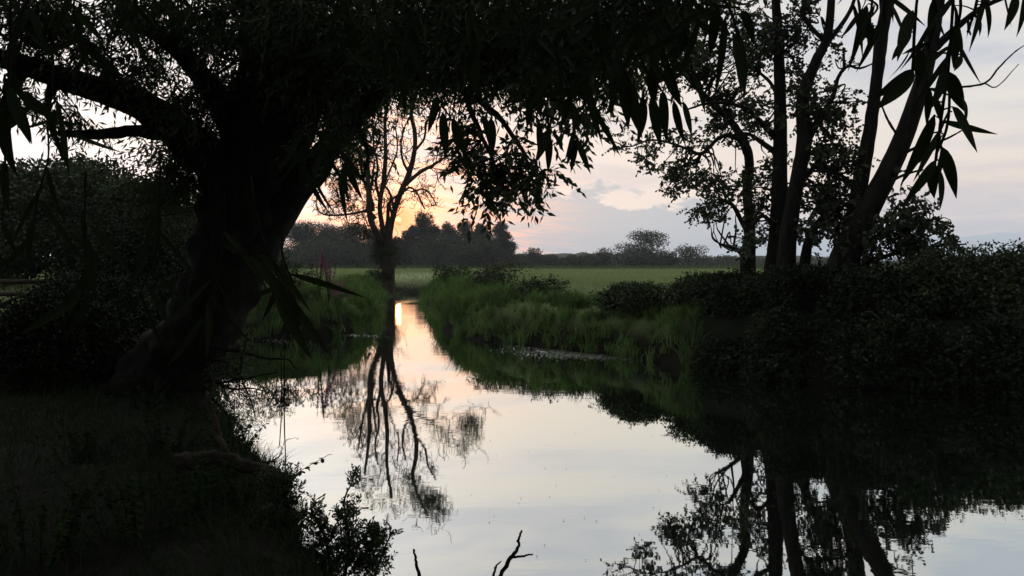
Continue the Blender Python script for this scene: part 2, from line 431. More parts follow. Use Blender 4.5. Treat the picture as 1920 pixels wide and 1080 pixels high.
gx, gy = np.meshgrid(xs, ys); gz = height(gx, gy)
g = Geo(); nx, ny = len(xs), len(ys)
ii = (np.arange(ny - 1)[:, None] * nx + np.arange(nx - 1)[None])
g.add(np.stack([gx, gy, gz], -1).reshape(-1, 3), [np.stack([ii, ii + 1, ii + nx + 1, ii + nx], -1).reshape(-1, 4)])
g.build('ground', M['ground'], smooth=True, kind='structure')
g = Geo(); wx = np.array((-22., 66.)); wy = np.array((-32., 55.))
g.add([(wx[0], wy[0], 0), (wx[1], wy[0], 0), (wx[1], wy[1], 0), (wx[0], wy[1], 0)], [np.array([[0, 1, 2, 3]])])
g.build('river', M['water'], kind='structure')

# ------------------------------------------------------------------ grass
def blades(name, x, y, L, W, mat, lean=.35, seg=3, z0=None, wind=(0., 0.)):
    n = len(x); z = height(x, y) - .03 if z0 is None else z0
    th = rng.uniform(0, 2 * math.pi, n); ln = lean * rng.uniform(.2, 1.5, n)
    dx = np.cos(th) * ln + wind[0]; dy = np.sin(th) * ln + wind[1]
    fa = rng.uniform(0, math.pi, n); sx = np.cos(fa) * W / 2; sy = np.sin(fa) * W / 2
    t = np.linspace(0, 1, seg + 1); cols = []
    for k, q in enumerate(t):
        cx = x + dx * L * q ** 2; cy = y + dy * L * q ** 2; cz = z + L * q * (1 - .35 * np.clip(ln, 0, 1.2) * q)
        if k == seg: cols.append(np.stack([cx, cy, cz], -1))
        else:
            ww = (1 - q ** 2 * .7)
            cols.append(np.stack([cx - sx * ww, cy - sy * ww, cz], -1)); cols.append(np.stack([cx + sx * ww, cy + sy * ww, cz], -1))
    V = np.stack(cols, 1); m = V.shape[1]; b = (np.arange(n) * m)[:, None]
    q4 = np.concatenate([b + np.array([[2 * k, 2 * k + 1, 2 * k + 3, 2 * k + 2]]) for k in range(seg - 1)])
    t3 = b + np.array([[2 * seg - 2, 2 * seg - 1, 2 * seg]])
    gg = Geo(); gg.add(V.reshape(-1, 3), [q4, t3])
    return gg.build(name, mat, kind='stuff')
def scatter(n, x0, x1, y0, y1, fn):
    x = rng.uniform(x0, x1, n); y = rng.uniform(y0, y1, n); k = rng.uniform(0, 1, n) < fn(x, y); return x[k], y[k]
def view(x, y, m=1.5): return np.abs(x) < np.abs(y) * .66 + m
# bank sedge and long grass along the far and right banks
cl = lambda x, y: .45 + .55 * np.clip(wob(x * 1.3 + 3, y * 1.1) + .5, 0, 1)
def f_bank(x, y):
    d = river_dist(x, y); return ((d > -.1) & (d < 3.4) & view(x, y) & ((x < 3.8 + wob(x, y) * .5) | (y > 18))) * np.exp(-np.clip(d - 1.6, 0, 9) * .7) * cl(x, y)
def tufts(name, n, box, per, Lr, W, mat, spread=.1, lean=.5, hk=None):
    tx, ty = scatter(n, *box, f_bank); m = len(tx)
    H = rng.uniform(*Lr, m) * (.55 + .75 * np.clip(wob(tx * 1.1, ty * 1.3) + .45, 0, 1))
    H = .88 * H * (1 - .62 * np.clip((river_dist(tx, ty) - .35) / 1.1, 0, 1))
    if hk is not None: H = H * hk(tx, ty)
    z = np.repeat(height(tx, ty), per) - .03
    x = np.repeat(tx, per); y = np.repeat(ty, per); th = rng.uniform(0, 2 * math.pi, m * per); q = rng.uniform(0, 1, m * per)
    x = x + np.cos(th) * q * spread; y = y + np.sin(th) * q * spread
    L = np.repeat(H, per) * rng.uniform(.55, 1.15, m * per)
    blades(name, x, y, L, W, mat, lean, 3, z0=np.maximum(z, -.02))
tufts('grass', 9000, (-10, 9, 15, 30), 22, (.35, .95), .022, M['reed'], .16, .6)
tufts('grass', 2600, (-10, 9, 15, 30), 16, (.3, .8), .02, M['grass'], .2, .75)
end = lambda x, y: 1 - .85 * np.exp(-((x + 7.0) / 1.9) ** 2) * (y > 47)
tufts('grass', 9000, (-14, 8, 28, 56), 14, (.35, .9), .036, M['reed'], .22, .6, end)
# open meadow
def f_mead(x, y):
    d = river_dist(x, y); return ((d > 1.5) & view(x, y, 3))
x, y = scatter(90000, -25, 30, 20, 50, f_mead)
blades('grass', x, y, rng.uniform(.12, .38, len(x)), .02, M['meadow'], .5, 2)
x, y = scatter(60000, -60, 60, 50, 95, f_mead)
blades('grass', x, y, rng.uniform(.12, .35, len(x)), .045, M['meadow'], .5, 2)
x, y = scatter(40000, -100, 100, 95, 165, f_mead)
blades('grass', x, y, rng.uniform(.12, .35, len(x)), .09, M['meadow'], .5, 2)
# rough strip of tall growth along the hedge foot
x, y = scatter(26000, -150, 190, 215, 262, lambda x, y: .2 + .8 * np.clip(wob(x * .12, y * .2) + .3, 0, 1))
blades('hedge_foot_grass', x, y, rng.uniform(.4, 1.5, len(x)), .16, M['reed'], .5, 2)
# shaded near bank on the left
def f_near(x, y):
    d = river_dist(x, y); return (d > .0) & (x < 3) & view(x, y, 1.0)
x, y = scatter(130000, -12, 3, 1.6, 17, f_near)
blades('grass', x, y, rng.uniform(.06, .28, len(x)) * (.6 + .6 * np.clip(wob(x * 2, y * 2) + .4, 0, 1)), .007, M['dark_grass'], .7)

x, y = scatter(60000, -9, 2, 2.5, 16, lambda x, y: (np.abs(river_dist(x, y) - .1) < .22) & (wob(x * 1.6, y * 1.6) > -.1))
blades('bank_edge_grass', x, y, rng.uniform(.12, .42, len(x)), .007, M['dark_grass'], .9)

# ------------------------------------------------------------------ big riverside willow, left
WB = P(290, 742, 9.9); WB[2] = .5
willow = root('willow_tree', WB, 'huge dark willow leaning from the near left bank, its canopy across the top', 'tree')
gt = Geo(); limbs = []
D0 = 9.4
def limb(spec, per=6, jit=.12, sides=10, keep=True):
    p, r = drawn(spec, per, jit); tube(gt, p, r, sides, .13 if sides > 15 else (.08 if sides > 9 else 0))
    if keep: limbs.append((p, r))
    return p, r
limb([(270, 830, 10, 260), (300, 745, 9.9, 190), (342, 680, 9.8, 155), (380, 620, 9.6, 138), (418, 530, 9.5, 135), (448, 430, 9.4, 150), (480, 340, 9.4, 150), (500, 240, 9.3, 120), (505, 120, 9.2, 105), (500, 0, 9, 95), (505, -140, 8.8, 85)], 9, .06, 44)
limb([(470, 440, 9.4, 90), (420, 330, 9.3, 88), (350, 262, 9.2, 72), (270, 200, 9, 60), (160, 160, 8.7, 46), (50, 125, 8.4, 38), (-60, 90, 8, 30)], 7, .1, 14)
limb([(400, 310, 9.2, 40), (340, 262, 9, 30), (260, 245, 8.8, 24), (190, 252, 8.6, 20), (110, 250, 8.3, 12)])
limb([(470, 330, 9.3, 60), (420, 210, 9.2, 48), (350, 110, 9, 38), (280, 50, 8.8, 30), (190, -30, 8.5, 24)])
limb([(480, 480, 9.3, 80), (515, 410, 9.3, 72), (570, 335, 9.2, 56), (640, 250, 9, 46), (710, 175, 8.7, 36), (790, 120, 8.3, 30), (880, 70, 7.8, 24), (980, 30, 7.2, 18)])
limb([(520, 400, 9.4, 40), (560, 290, 9.6, 34), (600, 180, 9.8, 28), (640, 60, 10, 22), (660, -50, 10, 18)])
limb([(500, 60, 9.1, 60), (580, -20, 8.5, 50), (720, -90, 7.6, 42), (900, -130, 6.6, 34), (1100, -120, 5.6, 28), (1250, -60, 4.9, 20)])
limb([(760, 140, 8.4, 20), (850, 160, 8, 14), (930, 215, 7.6, 11), (985, 290, 7.2, 7)])
limb([(870, 75, 7.8, 16), (960, 90, 7.4, 14), (1040, 130, 7, 10), (1120, 210, 6.6, 6)])
limb([(230, 190, 8.9, 18), (180, 100, 8.7, 15), (110, 40, 8.5, 12), (60, -30, 8.3, 9)])
limb([(380, 150, 9.1, 18), (330, 40, 9, 15), (300, -40, 9, 12)])
limb([(50, 125, 8.4, 22), (10, 190, 8.2, 16), (-10, 270, 8, 12)])
limb([(100, 145, 8.5, 16), (90, 210, 8.4, 12), (120, 300, 8.2, 8)])
allp = np.vstack([p for p, r in limbs]); allr = np.concatenate([r for p, r in limbs])
gc = Geo(); gst = Geo()
# (cx, cy, rx, ry, depth, depth spread, sprays, spray length, leaf length, leaf width)
BL = [
    (650, 50, 110, 110, 9, 1.8, 1400), (600, 160, 70, 70, 9, 1, 450), (840, 30, 150, 80, 8, 1.8, 1000), (1010, 30, 150, 70, 7, 1.5, 760),
    (1180, 20, 140, 60, 6, 1.2, 496), (820, 94, 110, 45, 8, 1.2, 312), (960, 79, 100, 45, 7.4, 1, 272), (1090, 64, 80, 45, 6.6, 1, 163),
    (450, 30, 120, 80, 8.6, 1.5, 760), (310, 10, 110, 50, 8.6, 1.5, 316), (140, 5, 150, 45, 8.2, 1.5, 403), (20, 10, 70, 50, 8, 1.5, 216),
    (330, 165, 90, 50, 9, 1, 259), (230, 110, 80, 55, 8.8, 1, 165), (400, 235, 60, 50, 9.3, 1, 158), (60, 90, 60, 40, 8.3, 1, 122),
    (140, 215, 70, 30, 8.5, 0.8, 54), (20, 170, 40, 60, 8.1, 0.8, 93), (340, 300, 60, 45, 9.6, 0.8, 201), (330, 340, 70, 30, 9.8, 0.8, 216),
    (640, 164, 50, 45, 9, 0.8, 195), (620, 254, 36, 36, 9, 0.6, 42), (690, 209, 45, 30.6, 8.8, 0.6, 42), (740, 134, 60, 23.4, 8.6, 0.8, 88),
    (560, 100, 80, 110, 9.6, 1, 450), (470, 200, 50, 90, 9.9, 0.8, 560), (880, 144, 50, 30.6, 7.8, 0.7, 54), (940, 149, 60, 32.4, 7.6, 0.7, 68), (1040, 154, 60, 32.4, 7, 0.7, 54), (1100, 159, 50, 36, 6.8, 0.6, 40),
]
for cx, cy, rx, ry, d, dd_, n in BL:
    pts = in_blob(cx, cy, rx, ry, d, dd_, n, 0, .36 if cx < 480 else .55)
    dr = rng.normal(0, 1, (n, 3)) * np.array((1, 1, .4)) + np.array((0, 0, -.5))
    sprays(gc, pts, dr, rng.uniform(.18, .42, n), 9, .115, .024, .35, gst, sr=.0018)
    for q in range(max(3, n // 45)):                      # twigs that carry the sprays back to a limb
        tp = pts[rng.integers(n)]
        j = np.argsort(np.linalg.norm(allp - tp, axis=1))[rng.integers(3)]
        a = allp[j]; mid = (a + tp) / 2 + rng.normal(0, .12, 3) + np.array((0, 0, .15))
        c = catmull([a, (a * .7 + mid * .3), mid, tp], 4)
        tube(gt, c + rng.normal(0, .01, c.shape), np.linspace(min(.022, allr[j] * .6), .004, len(c)), 5)
# the rest of the crown, unseen over and behind the viewer, built for its shade
for (cx, cy, cz, rx, ry, rz, n) in [(-3, 9, 8, 5, 4, 2.5, 2200), (-6, 4, 6.5, 5, 5, 2.5, 2400), (-2, 2, 5.6, 4, 4, 1.6, 2200), (2, 5, 5.9, 3, 3, 1.3, 900), (-5, -3, 5, 5, 4, 2.5, 1800), (1, -3, 4.6, 4, 3, 1.6, 1500), (-9, 10, 7, 4, 5, 2.5, 1200), (-9, 2, 4, 2.5, 5, 2.5, 1200)]:
    a = unit(rng.normal(0, 1, (n, 3))) * rng.uniform(0, 1, (n, 1)) ** .4 * (rx, ry, rz) + (cx, cy, cz)
    v = (a[:, 2] - CZ) / np.maximum(a[:, 1], .1)
    a = a[(a[:, 1] < .5) | (v > .40) | (np.abs(a[:, 0]) > a[:, 1] * .75)]
    sprays(gc, a, rng.normal(0, 1, a.shape) * (1, 1, .5) + (0, 0, -.4), rng.uniform(.3, .6, len(a)), 9, .14, .05, .35, None)
    j = np.argmin(np.linalg.norm(allp - np.array((cx, cy, cz)), axis=1)); q = np.array((cx, cy, cz))
    tube(gt, catmull([allp[j], (allp[j] + q) / 2 + (0, 0, .5), q], 5), np.linspace(min(.1, allr[j] * .7), .03, 11), 7)
gt.build('trunk', M['bark'], willow, True)
gc.build('crown', M['willow'], willow)
gst.build('twigs', M['bark'], willow)

# ash-like leaves hanging at mid height in the middle (compound leaves of small leaflets)
def compound(gl, gs, p0, d0, L, pairs=4, lL=.07, lW=.022, droop=.4):
    n = len(p0); sprays(gl, p0, d0, L, pairs * 2 + 1, lL, lW, droop, gs, hang=.15, sr=.0018)
def hanging_branch(parent, name, spec, blobs, leafL, leafW, mat, spL=(.15, .3), droop=.4):
    gb = Geo(); gl = Geo(); p, r = drawn(spec, 6, .1); tube(gb, p, r, 6)
    for cx, cy, rx, ry, d, dd_, n in blobs:
        pts = in_blob(cx, cy, rx, ry, d, dd_, n)
        compound(gl, gb, pts, rng.normal(0, 1, (n, 3)) + np.array((0, 0, -.4)), rng.uniform(*spL, n), 4, leafL, leafW, droop)
        for q in range(max(2, n // 9)):
            tp = pts[rng.integers(n)]; a = p[np.argmin(np.linalg.norm(p - tp, axis=1))]
            c = catmull([a, (a + tp) / 2 + rng.normal(0, .05, 3), tp], 4); tube(gb, c, np.linspace(.007, .0025, len(c)), 4)
    b = gb.build(name, M['bark'], parent, True); b['_o'] = parent['_o']
    l = gl.build('leaves', mat, None)
    l.data.transform(__import__('mathutils').Matrix.Translation([-q for q in parent['_o']])); l.parent = b
    return b
hanging_branch(willow, 'hanging_branch', [(860, 130, 6.4, 12), (880, 200, 6.3, 10), (905, 260, 6.2, 8), (925, 310, 6.1, 6), (900, 350, 6.1, 4)],
    [(870, 230, 40, 40, 6.3, .4, 26), (880, 285, 36, 26, 6.2, .4, 30), (930, 318, 45, 22, 6.1, .3, 44), (975, 330, 40, 18, 6.0, .3, 34), (905, 362, 22, 20, 6.1, .2, 22), (1030, 322, 30, 12, 6, .2, 14), (960, 280, 30, 30, 6.1, .3, 26)], .085, .032, M['willow'], (.14, .26))
hanging_branch(willow, 'hanging_branch', [(960, 100, 6, 12), (1000, 160, 5.9, 9), (1060, 200, 5.8, 7), (1110, 235, 5.7, 4)],
    [(1000, 180, 50, 40, 5.9, .4, 30), (1090, 215, 50, 30, 5.8, .3, 30), (1040, 130, 60, 40, 5.9, .4, 40)], .085, .032, M['willow'], (.14, .26))
hanging_branch(willow, 'hanging_branch', [(640, 160, 8, 12), (670, 230, 8, 9), (690, 290, 8, 6), (680, 340, 8, 4)],
    [(655, 240, 46, 36, 8, .4, 40), (680, 290, 36, 26, 8, .4, 24), (625, 320, 26, 24, 8, .4, 12)], .085, .024, M['willow'], (.16, .3))

# hero leaves: long willow leaves close to the camera
def hero_leaf(gg, base, d, n_, L, W, curl=.15):
    d = unit(d); s = unit(np.cross(d, n_)); u = np.cross(s, d); seg = 9
    t = np.linspace(0, 1, seg + 1); w = t ** .62 * (1 - t) ** 1.05 * 1.9 * W / 2; w[0] = .0008; w[-1] = .0002
    c = base + d * L * t[:, None] - u * (curl * L * t ** 2)[:, None] + s * (rng.normal(0, .11) * L * t ** 2)[:, None]
    fold = u * (w * .25)[:, None]
    V = np.stack([c + s * w[:, None] + fold, c, c - s * w[:, None] + fold], 1).reshape(-1, 3)
    k = np.arange(seg) * 3
    q = np.concatenate([np.stack([k, k + 3, k + 4, k + 1], -1), np.stack([k + 1, k + 4, k + 5, k + 2], -1)])
    gg.add(V, [q])
def hero_spray(spec, leaves_, parent, mat=None, wk=1.45):
    """spec: twig path; leaves: (px, py, tip px, tip py, width px, depth)"""
    gb = Geo(); gl = Geo()
    p, r = drawn(spec, 6, .05); tube(gb, p, r, 5)
    for (x0, y0, x1, y1, wp, d) in leaves_:
        a = P(x0, y0, d); b = P(x1, y1, d + rng.uniform(-.02, .05)); L = np.linalg.norm(b - a)
        j = np.argmin(np.linalg.norm(p - a, axis=1))
        tube(gb, catmull([p[j], (p[j] + a) / 2 + rng.normal(0, .002, 3), a], 3), np.linspace(.0012, .0007, 7), 4)
        hero_leaf(gl, a, b - a, np.array((rng.normal(0, .35), -1, rng.normal(0, .3))), L, wk * wp * d / F, rng.uniform(-.05, .22))
    b = gb.build('hanging_spray', M['bark'], parent, True); b['_o'] = parent['_o']
    l = gl.build('leaves', mat or M['nearleaf'], None, True)
    l.data.transform(__import__('mathutils').Matrix.Translation([-q for q in parent['_o']])); l.parent = b
def rand_spray(x0, y0, x1, y1, d, n, Lp=(55, 115), wp=(11, 21), jit=16, fan=40):
    lv = []
    for k in range(n):
        t = (k + .5) / n; x = x0 + (x1 - x0) * t + rng.normal(0, jit * .3); y = y0 + (y1 - y0) * t
        a = R(90 + rng.normal(0, fan)); L = rng.uniform(*Lp)
        lv.append((x, y, x + math.cos(a) * L, y + math.sin(a) * L, rng.uniform(*wp), d + rng.normal(0, .04)))
    mx, my = (x0 + x1) / 2 + rng.normal(0, jit), (y0 + y1) / 2
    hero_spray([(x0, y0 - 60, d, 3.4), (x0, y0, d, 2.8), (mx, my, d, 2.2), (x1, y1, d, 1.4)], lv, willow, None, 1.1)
# centre clusters, traced
hero_spray([(1000, 150, 1.9, 4), (1020, 190, 1.9, 3), (1030, 240, 1.9, 2)],
    [(1010, 160, 1003, 222, 20, 1.9), (1000, 165, 985, 245, 18, 1.9), (1030, 240, 1012, 310, 20, 1.9), (1028, 250, 1035, 322, 16, 1.9), (1040, 250, 1058, 285, 10, 1.9), (1010, 225, 1018, 300, 14, 1.9)], willow)
hero_spray([(1050, 120, 1.8, 4), (1070, 190, 1.8, 3), (1075, 250, 1.8, 2)],
    [(1075, 258, 1065, 310, 14, 1.8), (1080, 262, 1072, 325, 13, 1.8), (1082, 260, 1104, 328, 14, 1.8), (1084, 270, 1100, 318, 10, 1.8), (1078, 240, 1066, 300, 12, 1.8), (1068, 180, 1050, 240, 16, 1.8), (1070, 190, 1090, 250, 16, 1.8)], willow)
hero_spray([(1150, 60, 1.5, 5), (1160, 110, 1.5, 4), (1180, 150, 1.5, 3)],
    [(1155, 110, 1158, 210, 26, 1.5), (1170, 140, 1178, 240, 26, 1.5), (1180, 150, 1192, 262, 26, 1.5), (1165, 130, 1150, 190, 20, 1.5)], willow)
hero_spray([(1190, 70, 1.6, 5), (1210, 130, 1.6, 4), (1240, 170, 1.6, 3)],
    [(1205, 180, 1214, 272, 20, 1.6), (1222, 180, 1236, 278, 22, 1.6), (1243, 170, 1246, 265, 20, 1.6), (1225, 120, 1215, 200, 24, 1.6)], willow)
hero_spray([(1230, 60, 1.5, 5), (1250, 110, 1.5, 4), (1275, 180, 1.5, 3)],
    [(1263, 188, 1280, 275, 16, 1.5), (1280, 190, 1302, 262, 15, 1.5), (1250, 120, 1262, 205, 24, 1.5)], willow)
hero_spray([(1340, -30, 1.4, 5), (1370, 20, 1.4, 4), (1385, 70, 1.4, 3)],
    [(1360, 30, 1352, 180, 16, 1.4), (1375, 60, 1400, 180, 22, 1.4), (1385, 60, 1412, 190, 16, 1.4), (1345, 10, 1330, 110, 22, 1.4), (1390, 20, 1430, 70, 20, 1.4)], willow)
hero_spray([(800, 120, 2.0, 4), (820, 180, 2.0, 3), (850, 230, 2.0, 2)],
    [(830, 210, 838, 300, 20, 2.), (850, 220, 862, 305, 18, 2.), (820, 180, 805, 250, 18, 2.), (920, 220, 925, 300, 20, 2.), (905, 215, 935, 290, 16, 2.)], willow)
for a in [(560, 240, 575, 330, 2.4, 5), (590, 240, 620, 300, 2.6, 6), (640, 260, 650, 320, 2.6, 5), (700, 0, 720, 120, 2, 7), (960, 0, 980, 120, 1.9, 7), (880, 0, 900, 130, 2, 7), (1050, 0, 1040, 120, 1.8, 9),
          (1120, 0, 1130, 110, 1.7, 9), (1200, -10, 1210, 90, 1.6, 8), (1280, -20, 1290, 90, 1.5, 9), (1240, -20, 1230, 60, 1.6, 8), (1320, -20, 1310, 40, 1.5, 6), (780, 0, 760, 130, 2.1, 8),
          (140, -20, 160, 90, 1.6, 7), (60, -20, 40, 90, 1.5, 8), (20, 60, 0, 200, 1.3, 8), (250, -20, 240, 60, 1.7, 5), (640, -20, 650, 110, 2.2, 8), (100, 180, 130, 260, 1.7, 5), (1600, -20, 1625, 40, 1.35, 6), (1670, -30, 1660, 40, 1.3, 5), (1745, -30, 1740, 90, 1.1, 6), (1800, 30, 1770, 140, 1.1, 5), (1780, 200, 1755, 290, 1.1, 5), (1850, -30, 1840, 10, 1.2, 4), (1090, 130, 1110, 200, 1.8, 5), (1290, 60, 1300, 140, 1.6, 5), (1010, 40, 1000, 130, 1.8, 7)]:
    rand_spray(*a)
# left margin: big dark leaves very near
hero_spray([(20, 80, 1.1, 6), (15, 180, 1.1, 5), (10, 300, 1.1, 4)],
    [(15, 160, 55, 265, 26, 1.1), (10, 200, -10, 330, 34, 1.1), (30, 190, 62, 270, 20, 1.1), (10, 300, 12, 400, 30, 1.1), (5, 420, 32, 480, 14, 1.1), (40, 170, 90, 235, 24, 1.1), (10, 240, 40, 220, 16, 1.1)], willow)
hero_spray([(470, 330, 1.4, 3), (480, 400, 1.4, 3), (500, 470, 1.4, 2.5)],
    [(480, 470, 600, 570, 18, 1.4), (470, 480, 630, 660, 24, 1.4), (520, 520, 545, 680, 30, 1.4), (540, 540, 560, 620, 16, 1.4), (200, 420, 130, 650, 8, 1.4), (460, 340, 465, 430, 7, 1.4), (150, 560, 20, 640, 20, 1.4), (330, 520, 318, 600, 8, 1.4)], willow)
for a in [(530, 480, 560, 560, 1.6, 6), (420, 420, 380, 600, 1.7, 8), (300, 360, 260, 560, 1.8, 8), (160, 380, 180, 560, 1.7, 7), (90, 300, 60, 450, 1.7, 5)]:
    rand_spray(*a, Lp=(90, 150), wp=(12, 20), fan=35)
# right clusters, traced
hero_spray([(1640, -40, 1.3, 4), (1632, 30, 1.3, 3), (1625, 70, 1.3, 2)],
    [(1625, 10, 1612, 60, 14, 1.3), (1630, 30, 1620, 96, 16, 1.3), (1636, 45, 1626, 92, 13, 1.3), (1640, 10, 1608, 68, 12, 1.3), (1645, 50, 1640, 80, 9, 1.3)], willow)
hero_spray([(1725, -50, 1.0, 3), (1716, 40, 1.0, 2.4), (1712, 130, 1.0, 2)],
    [(1712, 20, 1668, 110, 26, 1.), (1708, 60, 1662, 118, 20, 1.), (1712, 130, 1655, 210, 34, 1.), (1705, 95, 1678, 150, 9, 1.), (1712, 130, 1640, 190, 22, 1.)], willow)
hero_spray([(1790, -50, 1.0, 4), (1785, 40, 1.0, 3), (1778, 130, 1.0, 2.4), (1765, 220, 1.0, 2), (1755, 300, 1.0, 1.6)],
    [(1790, 60, 1802, 88, 14, 1.), (1788, 70, 1796, 130, 18, 1.), (1802, 105, 1790, 135, 14, 1.), (1772, 125, 1756, 205, 24, 1.), (1780, 135, 1800, 210, 28, 1.), (1785, 200, 1834, 282, 30, 1.), (1805, 185, 1822, 228, 10, 1.),
     (1742, 165, 1738, 235, 16, 1.), (1722, 90, 1735, 165, 24, 1.), (1752, 215, 1700, 350, 26, 1.), (1755, 300, 1705, 380, 20, 1.), (1752, 305, 1738, 380, 22, 1.), (1765, 275, 1806, 370, 24, 1.), (1760, 318, 1775, 405, 18, 1.),
     (1765, 245, 1768, 270, 8, 1.), (1740, 250, 1728, 300, 16, 1.), (1750, 180, 1774, 230, 14, 1.), (1795, 50, 1790, 100, 18, 1.)], willow)
hero_spray([(1840, -50, 1.1, 3), (1830, 10, 1.1, 2.4), (1815, 60, 1.1, 2)],
    [(1815, 55, 1820, 75, 10, 1.1), (1812, 30, 1822, 76, 12, 1.1), (1830, 28, 1847, 62, 12, 1.1), (1790, 10, 1800, 90, 18, 1.1), (1845, 10, 1820, 60, 12, 1.1)], willow)
hero_spray([(1915, -60, 1.0, 3), (1910, -20, 1.0, 3)], [(1880, -15, 1893, 58, 26, 1.), (1905, -10, 1895, 55, 20, 1.), (1920, -10, 1918, 70, 18, 1.)], willow)

# ------------------------------------------------------------------ alders on the right bank
def alder(base_px, d, specs, blobs, label, leaf=(.075, .06), spr=(.15, .35)):
    b = P(*base_px, d); b[2] = float(height(b[0], b[1])) - .1
    rt = root('alder_tree', b, label, 'tree', 'alder trees on the right bank')
    g1 = Geo(); g2 = Geo(); ps = []; rs = []
    for k, s in enumerate(specs):
        p, r = drawn(s, 6, .1); r = r * .88
        if k == 0: p = np.vstack([[p[0] * (1, 1, 0) + (0, 0, b[2])], p]); r = np.concatenate([[r[0] * 1.5], r])
        tube(g1, p, r, 12 if r.max() > .1 else 7); ps.append(p); rs.append(r)
    A = np.vstack(ps); B = np.concatenate(rs)
    for cx, cy, rx, ry, dd0, dd_, n in blobs:
        n = int(n * .85); pts = in_blob(cx, cy, rx, ry, dd0, dd_, n, 0, .36)
        sprays(g2, pts, rng.normal(0, 1, (n, 3)) + np.array((0, 0, .1)), rng.uniform(*spr, n), 9, leaf[0], leaf[1], .15, g1, oval=True, hang=.1, sr=.003)
        for q in range(max(3, n // 14)):
            tp = pts[rng.integers(n)]; dist = np.linalg.norm(A - tp, axis=1) + rng.uniform(0, .5, len(A)); j = np.argmin(dist)
            a = A[j]; c = catmull([a, a * .65 + tp * .35 + rng.normal(0, .12, 3), a * .3 + tp * .7 + rng.normal(0, .1, 3), tp], 4)
            tube(g1, c, np.linspace(min(.03, B[j] * .6), .004, len(c)), 5)
    g1.build('trunk', M['bark'], rt, True); g2.build('crown', M['alder'], rt)
    return rt
alder((1405, 590), 19.5, [
    [(1405, 575, 19, 38), (1402, 500, 19, 34), (1406, 430, 19, 24), (1401, 360, 19, 20), (1405, 300, 19, 20), (1392, 262, 19, 18), (1368, 225, 19, 15), (1320, 178, 19, 12), (1270, 120, 19, 9), (1230, 40, 19, 6)],
    [(1400, 290, 19, 12), (1385, 262, 18.8, 11), (1352, 256, 18.5, 9), (1315, 288, 18.2, 8), (1280, 276, 18, 6), (1225, 262, 18, 4), (1180, 275, 18, 3), (1150, 265, 18, 2)],
    [(1403, 440, 19, 12), (1388, 410, 19, 10), (1374, 385, 19, 9), (1350, 372, 19, 6)],
    [(1400, 490, 19, 14), (1385, 470, 18.5, 11), (1350, 458, 18, 6)]],
    [(1290, 90, 90, 60, 19, 1.2, 230), (1340, 150, 80, 50, 19, 1.2, 260), (1225, 150, 40, 40, 19, 1, 60), (1300, 320, 62, 34, 18.5, 1, 210), (1340, 370, 50, 36, 18.5, 1, 170), (1215, 290, 26, 30, 18, .6, 55), (1260, 255, 70, 20, 18, .8, 60),
     (1170, 262, 36, 12, 18, .5, 22), (1340, 260, 60, 40, 19, 1, 110), (1265, 340, 22, 22, 18, .5, 36), (1378, 455, 24, 22, 15, .4, 26), (1335, 410, 12, 26, 18, .5, 14), (1350, 210, 60, 40, 19, 1, 90), (1400, 40, 70, 60, 19, 1, 200)],
    'slender alder with a curving trunk and low twiggy limbs, leftmost of the alders')
alder((1462, 600), 17.5, [
    [(1456, 600, 17.5, 64), (1456, 520, 17.5, 56), (1461, 450, 17.5, 46), (1462, 350, 17.5, 34), (1463, 250, 17.5, 28), (1462, 150, 17.5, 24), (1458, 60, 17.5, 20), (1450, -80, 17.5, 16)],
    [(1458, 262, 17.5, 15), (1430, 232, 17.4, 12), (1400, 205, 17.3, 9), (1365, 194, 17.2, 7), (1325, 194, 17.1, 6), (1290, 205, 17.0, 4)],
    [(1458, 290, 17.5, 13), (1430, 268, 17.6, 11), (1405, 252, 17.8, 8), (1380, 250, 18.0, 5)],
    [(1463, 190, 17.5, 9), (1440, 150, 17.6, 7), (1400, 120, 17.8, 5)],
    [(1460, 430, 17.4, 12), (1430, 405, 17.2, 9), (1410, 425, 17.0, 7)]],
    [(1430, 110, 60, 70, 17.6, 1, 300), (1500, 60, 60, 50, 17.8, 1, 200), (1430, 215, 50, 40, 17.6, .9, 170), (1490, 170, 40, 50, 17.8, .8, 130), (1420, 350, 30, 60, 17.8, .8, 150), (1440, 440, 40, 30, 17.6, .8, 60), (1400, -20, 70, 40, 17.6, 1, 150), (1440, 310, 35, 40, 17.8, .6, 80)],
    'tall upright alder with the straightest thick trunk, second from the left in the alder clump', (.07, .056))
